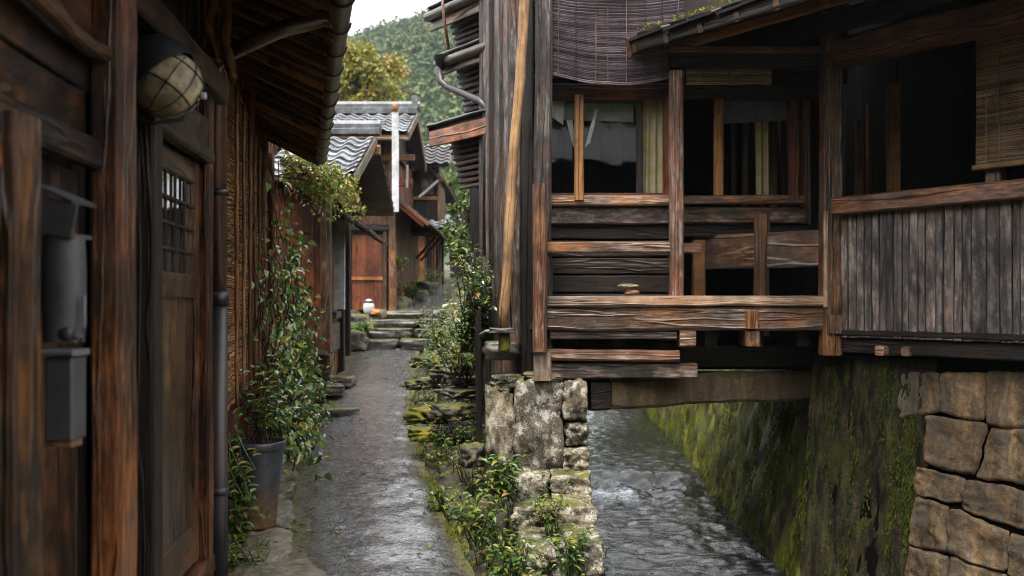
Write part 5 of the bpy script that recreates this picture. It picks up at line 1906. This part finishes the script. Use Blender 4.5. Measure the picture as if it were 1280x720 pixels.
# under-floor joists
for k in range(7):
    x = .5 + .38 * k
    tm('floor_joist', M['dark_wood'], B, (x, 8.2, 1.30), (x, 10.35, 1.30), .10, .13)
tm('girder', M['dark_wood'], B, (.5, 8.75, 1.13), (3.1, 8.9, 1.13), .2, .2)


# roof over the long facade with ragged shingle edge
EO = 1.30


def RE(t, off, lift=0.0):
    return RF(t, 3.68 + (EO - off) * .34 + lift, off)


random.seed(62)
mb = MB()
for k in range(13):
    off = EO - .02 - k * .30
    t = -1.02 + (0.0 if off > .9 else 0.0)
    while t < 3.7:
        w = U(.22, .42)
        e = U(-.035, .035)
        mb.timber(RE(t + w / 2, off + e + .06, .055 + .012 * (k % 2)), RE(t + w / 2, off - .36, .075), w - .008, .022, up=(.1, .1, 1), jit=.012, seg=3, chip=1)
        t += w
mb.build('roof', M['tile_dark'], B)
mb = MB()
for k in range(12):
    off = EO - .06 - k * .30
    mb.timber(RE(-1.0, off - .15, .015), RE(3.7, off - .15, .015), .29, .02, up=(.1, .1, 1), jit=.004)
mb.build('roof_boards', M['house_wood'], B)
t = -.98
while t < 3.6:
    tm('rafter', M['mid_wood'], B, RE(t, EO - .02, -.03), RE(t, -.6, -.03), .05, .07, jit=.004)
    t += .36
tm('eave_board', M['dark_wood'], B, RE(-1.02, EO - .04, -.015), RE(3.7, EO - .04, -.015), .03, .10, jit=.006)
tm('eave_pole', M['driftwood'], B, RE(-1.0, EO - .42, -.11), RE(3.7, EO - .42, -.11), .07, .07, jit=.008)
tm('barge_board', M['mid_wood'], B, RE(-1.03, EO, -.01), RE(-1.03, -.2, -.01), .035, .15, jit=.008)
mb = MB()
for k in range(170):
    t = -1.0 + 1.6 * R() ** 1.5
    off = EO - .05 - U(0, .7) ** 1.5
    p = RE(t, off, .10 + U(0, .02))
    mb.leaf(p, V((U(-1, 1), U(-1, 1), U(.1, 1))), rdir(), U(.02, .05), U(.01, .02), simple=True, r=U(.2, 1))
mb.build('roof_moss', M['mossblade'], B)

# stone and timber beam across the stream
o = MB().timber(P(757, 490, 8.30), P(1016, 480, 8.95), .24, .262, jit=.012, ch=.025, chip=1.2).build('bridge_beam', M['tanstone'], None)
tag(o, 'tan stone beam spanning the stream below the balcony', 'beam')
o = MB().timber(P(733, 493, 8.26), P(757, 492, 8.30), .26, .25, jit=.008, ch=.02).build('beam_block', M['dark_wood'], None)
tag(o, 'dark timber block between pier and tan stone beam', 'block')
# two flat things lying on the balcony beam
o = MB().rock(P(789, 365, 8.06), (.13, .10, .05), 4, 6, .25, .3).build('wood_chunk', M['driftwood'], None, smooth=True)
tag(o, 'orange brown wood chunk lying on the balcony beam', 'wood chunk')
o = MB().rock(P(785, 357, 8.06) , (.17, .11, .030), 6, 7, .2, .25, tilt=.1).build('flat_stone', M['pier'], None, smooth=True)
tag(o, 'thin pale stone balanced on the orange wood chunk', 'stone')

# leaning pole
random.seed(63)
a, b = P(628, 412, 7.93), P(660, -60, 8.02)
pts = [a.lerp(b, k / 18) + V((.005 * math.sin(k * .6), 0, 0)) for k in range(19)]
o = MB().tube(pts, [.040 + .003 * math.sin(k * 1.7) for k in range(19)], 9, .007).build('pole', M['pole_wood'], None, smooth=True)
tag(o, 'long tan pole leaning against the dark corner posts', 'pole')
o = MB().tube([P(640, 416, 7.98), P(636, 360, 8.02), P(646, 250, 8.1)], .008, 6).build('rod', M['iron'], None, smooth=True)
tag(o, 'thin dark rod propped behind the tan pole', 'rod')


# blinds
def blind(label, name_pts, d_fn, mat, z0, z1, dz, sag, cords, group, rad=.0065, ragged=.0):
    """name_pts: fn(s) -> plan point for s in 0..1"""
    z_top = z1
    t = thing('bamboo_blind', label, 'blind', name_pts(.5) + Z * z0, group)
    mb = MB()
    z = z0
    k = 0
    while z < z1:
        f = (z - z0) / (z1 - z0)
        e0, e1 = U(0, ragged), 1 - U(0, ragged)
        pts = []
        for j in range(15):
            s_ = lerp(e0, e1, j / 14)
            p = name_pts(s_)
            dip = sag * (4 * s_ * (1 - s_)) * (1 - f) ** 1.5 + .006 * ns(V((s_ * 6, z * 4, 0)))
            ri = .010 * ns(V((s_ * 4, z * 2.5, 1)))
            pts.append(p + V((0, ri, z - dip)))
        mb.tube(pts, rad * U(.75, 1.1), 4, .001, cap=False)
        z += dz * U(.85, 1.15)
    mb.build('slats', mat, t)
    for c_ in cords:
        pts = []
        for j in range(24):
            f = j / 23
            p = name_pts(c_)
            pts.append(p + FN * 0 + V((0, -.012, lerp(z0, z1, f) - sag * (4 * c_ * (1 - c_)) * (1 - f) ** 1.5)))
        MB().tube(pts, .004, 4, .002).build('cord', M['blind_tan'] if R() < .5 else M['dark_wood'], t)
    a_, b_ = name_pts(0), name_pts(1)
    MB().tube([a_ + Z * z1, b_ + Z * z1], .016, 6).build('top_rod', M['dark_wood'], t)
    return t


random.seed(64)
xa, xb = P(690, 0, 8.18).x, P(856, 0, 8.18).x
blind('wide grey purple bamboo blind hanging over the balcony window', lambda s: V((lerp(xa, xb, s), 8.18, 0)), None, M['blind_dark'], P(0, 92, 8.18).z, 5.1, .0125, .09,
      (.05, .18, .33, .42, .56, .70, .83, .95), None, ragged=.008)
xc, xd = P(858, 0, 8.14).x, P(964, 0, 8.14).x
blind('short grey blind strip tucked under the header beam', lambda s: V((lerp(xc, xd, s), 8.14, 0)), None, M['blind_pale'], P(0, 105, 8.14).z, P(0, 84, 8.14).z, .0125, .0, (.2, .5, .8), None)
blind('tan bamboo blind half lowered in the open bay', lambda s: V((RF(lerp(1.16, 2.3, s), 0, -.03).x, RF(lerp(1.16, 2.3, s), 0, -.03).y, 0)), None, M['blind_tan'], 2.55, 3.50, .0125, .0,
      (.06, .14, .30, .55, .8), None)
o = MB().tube([RF(1.14, 2.555, -.02), RF(2.3, 2.555, -.02)], .02, 8, .003).build('rolled_edge', M['blind_tan'], None, smooth=True)
bt = [q for q in C.objects if q.name.startswith('bamboo_blind')][-1]
o.parent = bt
o.location = o.location - bt.location

# ------------------------------------------------------------------ layered eaves beyond the corner
random.seed(70)
Rw = thing('row_house', 'dark neighbouring house with three stacked eaves and bent downpipe', 'house', (-.4, 10.2, .8))
ED = V((-.582, .813, 0))
EN = V((-.813, -.582, 0))


def eave(px0, py0, d0, length, depth, zpitch, fh=.20, wh=.5):
    p0 = P(px0, py0, d0)

    def E(s_, q_, l_=0.0):
        return p0 + ED * s_ - EN * q_ + Z * (zpitch * q_ + l_)
    mb = MB()
    for j in range(5):
        q_ = depth * (j + .4) / 5
        mb.timber(E(-.35, q_, .04 + .012 * (j % 2)), E(length + .06, q_, .04 + .012 * (j % 2)), depth / 5 + .06, .03, up=EN * -zpitch + Z, jit=.008)
    mb.build('roof', M['tile_dark'], Rw)
    mb = MB()
    for j in range(5):
        q_ = depth * (j + .5) / 5
        mb.timber(E(-.35, q_, .005), E(length, q_, .005), depth / 5 - .01, .018, up=EN * -zpitch + Z, jit=.004)
    mb.build('soffit', M['house_wood'], Rw)
    s_ = -.3
    while s_ < length:
        tm('rafter', M['mid_wood'], Rw, E(s_, .0, -.035), E(s_, depth, -.035), .045, .06, jit=.004)
        s_ += .26
    tm('fascia', M['mid_wood'], Rw, E(-.35, -.01, .02 - fh / 2), E(length + .03, -.01, .02 - fh / 2), .03, fh, jit=.004)
    mb = MB()
    q_ = .0
    while q_ < wh:
        k_ = q_ / wh
        mb.timber(E(-.35, .16 - .02 * R(), -.12 - q_), E(length - .10 - .22 * k_, .16 - .02 * R(), -.12 - q_), .035, .045, up=EN * -.6 + Z, jit=.005)
        q_ += .062
    mb.build('louvre', M['house_wood'], Rw)
    mb = MB()
    for c_ in range(8):
        z0_, L_2 = -.12 - wh * (c_ + .5) / 8, length - .06 - .22 * (c_ + .5) / 8
        mb.timber(E(-.35, .19, z0_), E(L_2, .19, z0_), .02, wh / 8 + .012, jit=.001)
    mb.build('louvre_back', M['dark_wood'], Rw)
    tm('barge_board', M['house_wood'], Rw, E(length + .05, -.02, .0), E(length + .05, depth, .0), .03, .12, jit=.004)
    return E


E3 = eave(610, 148, 9.5, 1.02, .9, .20, .17, .50)
E2 = eave(628, 50, 9.5, 1.12, 1.0, .20, .16, .66)
E1 = eave(640, -26, 9.35, 1.42, 1.0, .25, .2, .45)
# walls behind the eaves
wp0 = V((-.1, 10.0, 0))
a = wp0 - EN * .25
b = a + ED * .95
boards((a.x, a.y), (b.x, b.y), .5, 3.4, .16).build('wall', M['dark_wood'], Rw)
boards((b.x, b.y), (b.x + 1.2, b.y + .9), .5, 5.2, .2).build('end_wall', M['dark_wood'], Rw)
a2, b2 = a + V((.02, .0, 0)), b + V((.02, 0, 0))
boards((a2.x, a2.y), (b2.x, b2.y), 3.4, 5.4, .16).build('upper_wall', M['house_wood'], Rw)
for px in (613, 600):
    fr(px - 4, 140, px + 4, 300 if px > 600 else 235, 10.0 + (613 - px) * .012, .07, 'post', 'house_wood', parent=Rw)
MB().tube([P(548, 84, 10.2), P(551, 102, 10.15), P(560, 109, 10.1), P(600, 126, 9.6), P(607, 134, 9.55), P(608, 150, 9.55), P(608, 320, 9.55)], .036, 12).build('downpipe', M['pipe_grey'], Rw, smooth=True)
g_ = [E2(lerp(-.3, 1.1, j / 6), -.06, -.02) for j in range(7)]
MB().tube(g_, .05, 10).build('gutter', M['gutter'], Rw, smooth=True)
MB().lathe([(0, -.06), (.04, -.06), (.075, .08), (.08, .09), (.07, .09), (0, .05)], P(551, 80, 10.2), 12).build('hopper', M['pipe_grey'], Rw, smooth=True)
g_ = [E1(lerp(-.3, 1.45, j / 6), -.06, -.02) for j in range(7)]
MB().tube(g_, .05, 10).build('gutter', M['gutter'], Rw, smooth=True)
MB().tube([P(552, -10, 10.05), P(556, 30, 10.1), P(561, 62, 10.15)], .016, 8).build('strut', M['house_post'], Rw, smooth=True)

# ------------------------------------------------------------------ unseen additions behind the camera and upstream, for reflections
random.seed(80)
Hb = thing('village_house', 'unseen dark plank house with a low gable, added for its reflection in the balcony window', 'house', (3, -9, 0))  # out of view; roofline set to darken the balcony panes below it
boards((8.5, -8.2), (-.8, -8.2), -1.0, 5.2, .3).build('front_wall', M['dark_wood'], Hb)
boards((-.8, -8.2), (-.8, -14), -1.0, 5.2, .3).build('side_wall', M['dark_wood'], Hb)
mb = MB()
for j in range(7):
    mb.timber((-1.3, -7.4 - .5 * j, 5.15 + .2 * j), (9, -7.4 - .5 * j, 5.15 + .2 * j), .56, .05, up=(0, .4, 1), jit=.02)
for j in range(7):
    mb.timber((-1.3, -14 + .5 * j, 5.15 + .2 * j), (9, -14 + .5 * j, 5.15 + .2 * j), .56, .05, up=(0, -.4, 1), jit=.02)
mb.build('roof', M['tile_dark'], Hb)
tree('tree', 'unseen dark green tree added beyond the low gable to break up its reflection', 'tree', (3.2, -16, -1), 9, (2.6, -16, 7.2), (2.6, 2, 2.8), 5000, M['greentree'], .22, .25, 46, None, 9)  # out of view, added for a ragged edge in the window reflection
Hu = thing('village_house', 'unseen dark plank house added upstream to darken the stream reflections', 'house', (2.5, 24, 1))  # hidden from view, added to keep sky out of the water reflections
boards((-.6, 23.5), (7.5, 23.5), 1.6, 3.9, .3).build('front_wall', M['dark_wood'], Hu)
mb = MB()
for j in range(7):
    mb.timber((-1.0, 22.9 + .5 * j, 3.8 + .12 * j), (8, 22.9 + .5 * j, 3.8 + .12 * j), .58, .05, up=(0, -.5, 1), jit=.02)
mb.build('roof', M['tile_dark'], Hu)

# ------------------------------------------------------------------ haze
bm_ = MB()
lo_, hi_ = (-445, -445, -2.8), (445, 445, 175)
bm_.v += [V((x, y, z)) for z in (lo_[2], hi_[2]) for (x, y) in ((lo_[0], lo_[1]), (hi_[0], lo_[1]), (hi_[0], hi_[1]), (lo_[0], hi_[1]))]
for idx in ((0, 3, 2, 1), (4, 5, 6, 7), (0, 1, 5, 4), (1, 2, 6, 5), (2, 3, 7, 6), (3, 0, 4, 7)):
    bm_.face(idx)
hm = bpy.data.materials.new('haze')
hm.use_nodes = True
hm.node_tree.nodes.clear()
ho = hm.node_tree.nodes.new('ShaderNodeOutputMaterial')
pv = nd(hm.node_tree, 'VolumePrincipled', {'Color': (.82, .90, 1.0, 1), 'Density': .00024, 'Anisotropy': .2})
hm.node_tree.links.new(pv.outputs[0], ho.inputs['Volume'])
tag(bm_.build('haze', hm, None, origin=V((0, 0, 0))), 'thin pale mist softening the far hillside', 'haze', kind='stuff')

# ------------------------------------------------------------------ light, sky, camera
scene = bpy.context.scene
w = bpy.data.worlds.new('World')
scene.world = w
w.use_nodes = True
nt = w.node_tree
SUN_EL, SUN_AZ = math.radians(67), math.radians(203)     # from behind the photographer, high
OVER = 6.6                                                # radiance of the even cloud layer
sky = nt.nodes.new('ShaderNodeTexSky')
sky.sky_type = 'NISHITA'
sky.sun_disc = False
sky.sun_elevation = SUN_EL
sky.sun_rotation = SUN_AZ
sky.dust_density = 4.0
sky.air_density = 1.5
hs = nd(nt, 'HueSaturation', {'Saturation': .22, 'Value': 1.0, 'Color': sky.outputs[0]})
tcw = nt.nodes.new('ShaderNodeTexCoord').outputs['Generated']
cl_ = ramp(nt, noi(nt, tcw, 3.0, 5, .6), [(.3, .85), (.7, 1.1)])
elev = nd(nt, 'SeparateXYZ', {'Vector': tcw}).outputs['Z']
cl_ = mixc(nt, 1.0, cl_, ramp(nt, elev, [(0.0, .64), (1.0, 1.0)]), 'MULTIPLY')     # overcast sky: zenith brighter than horizon
cloud = mixc(nt, 1.0, cl_, (OVER * 1.0, OVER, OVER * 1.02), 'MULTIPLY')
skc = mixc(nt, .7, hs.outputs[0], cloud)
nt.links.new(skc, nt.nodes['Background'].inputs['Color'])
nt.nodes['Background'].inputs['Strength'].default_value = .15
sd = bpy.data.lights.new('sun', 'SUN')
sd.energy = 1.5
sd.angle = math.radians(16)
sd.color = (1, .95, .88)
so = bpy.data.objects.new('sun', sd)
C.objects.link(so)
# Nishita: rotation 0 = +Y, clockwise seen from above
dirv = V((math.sin(SUN_AZ) * math.cos(SUN_EL), math.cos(SUN_AZ) * math.cos(SUN_EL), math.sin(SUN_EL)))
so.rotation_euler = dirv.to_track_quat('Z', 'Y').to_euler()
cam = bpy.data.cameras.new('camera')
co = bpy.data.objects.new('camera', cam)
C.objects.link(co)
co.location = (0, 0, CAMZ)
co.rotation_euler = (math.radians(90), 0, 0)
cam.lens = 35
cam.sensor_width = 36
cam.shift_y = 18 / 1280
cam.clip_start = .05
cam.clip_end = 3000
cam.dof.use_dof = True
cam.dof.focus_distance = 8.0
cam.dof.aperture_fstop = 2.0
scene.camera = co
scene.view_settings.view_transform = 'Standard'
scene.view_settings.look = 'None'
scene.view_settings.gamma = 1
scene.view_settings.exposure = 2.0
scene.cycles.use_denoising = True
scene.cycles.denoiser = 'OPENIMAGEDENOISE'
scene.cycles.denoising_input_passes = 'RGB_ALBEDO_NORMAL'
scene.cycles.denoising_prefilter = 'NONE'
scene.cycles.use_adaptive_sampling = False
scene.cycles.sample_clamp_indirect = 6
scene.cycles.filter_width = 1.1
scene.cycles.max_bounces = 8
scene.cycles.caustics_reflective = False
scene.cycles.caustics_refractive = False
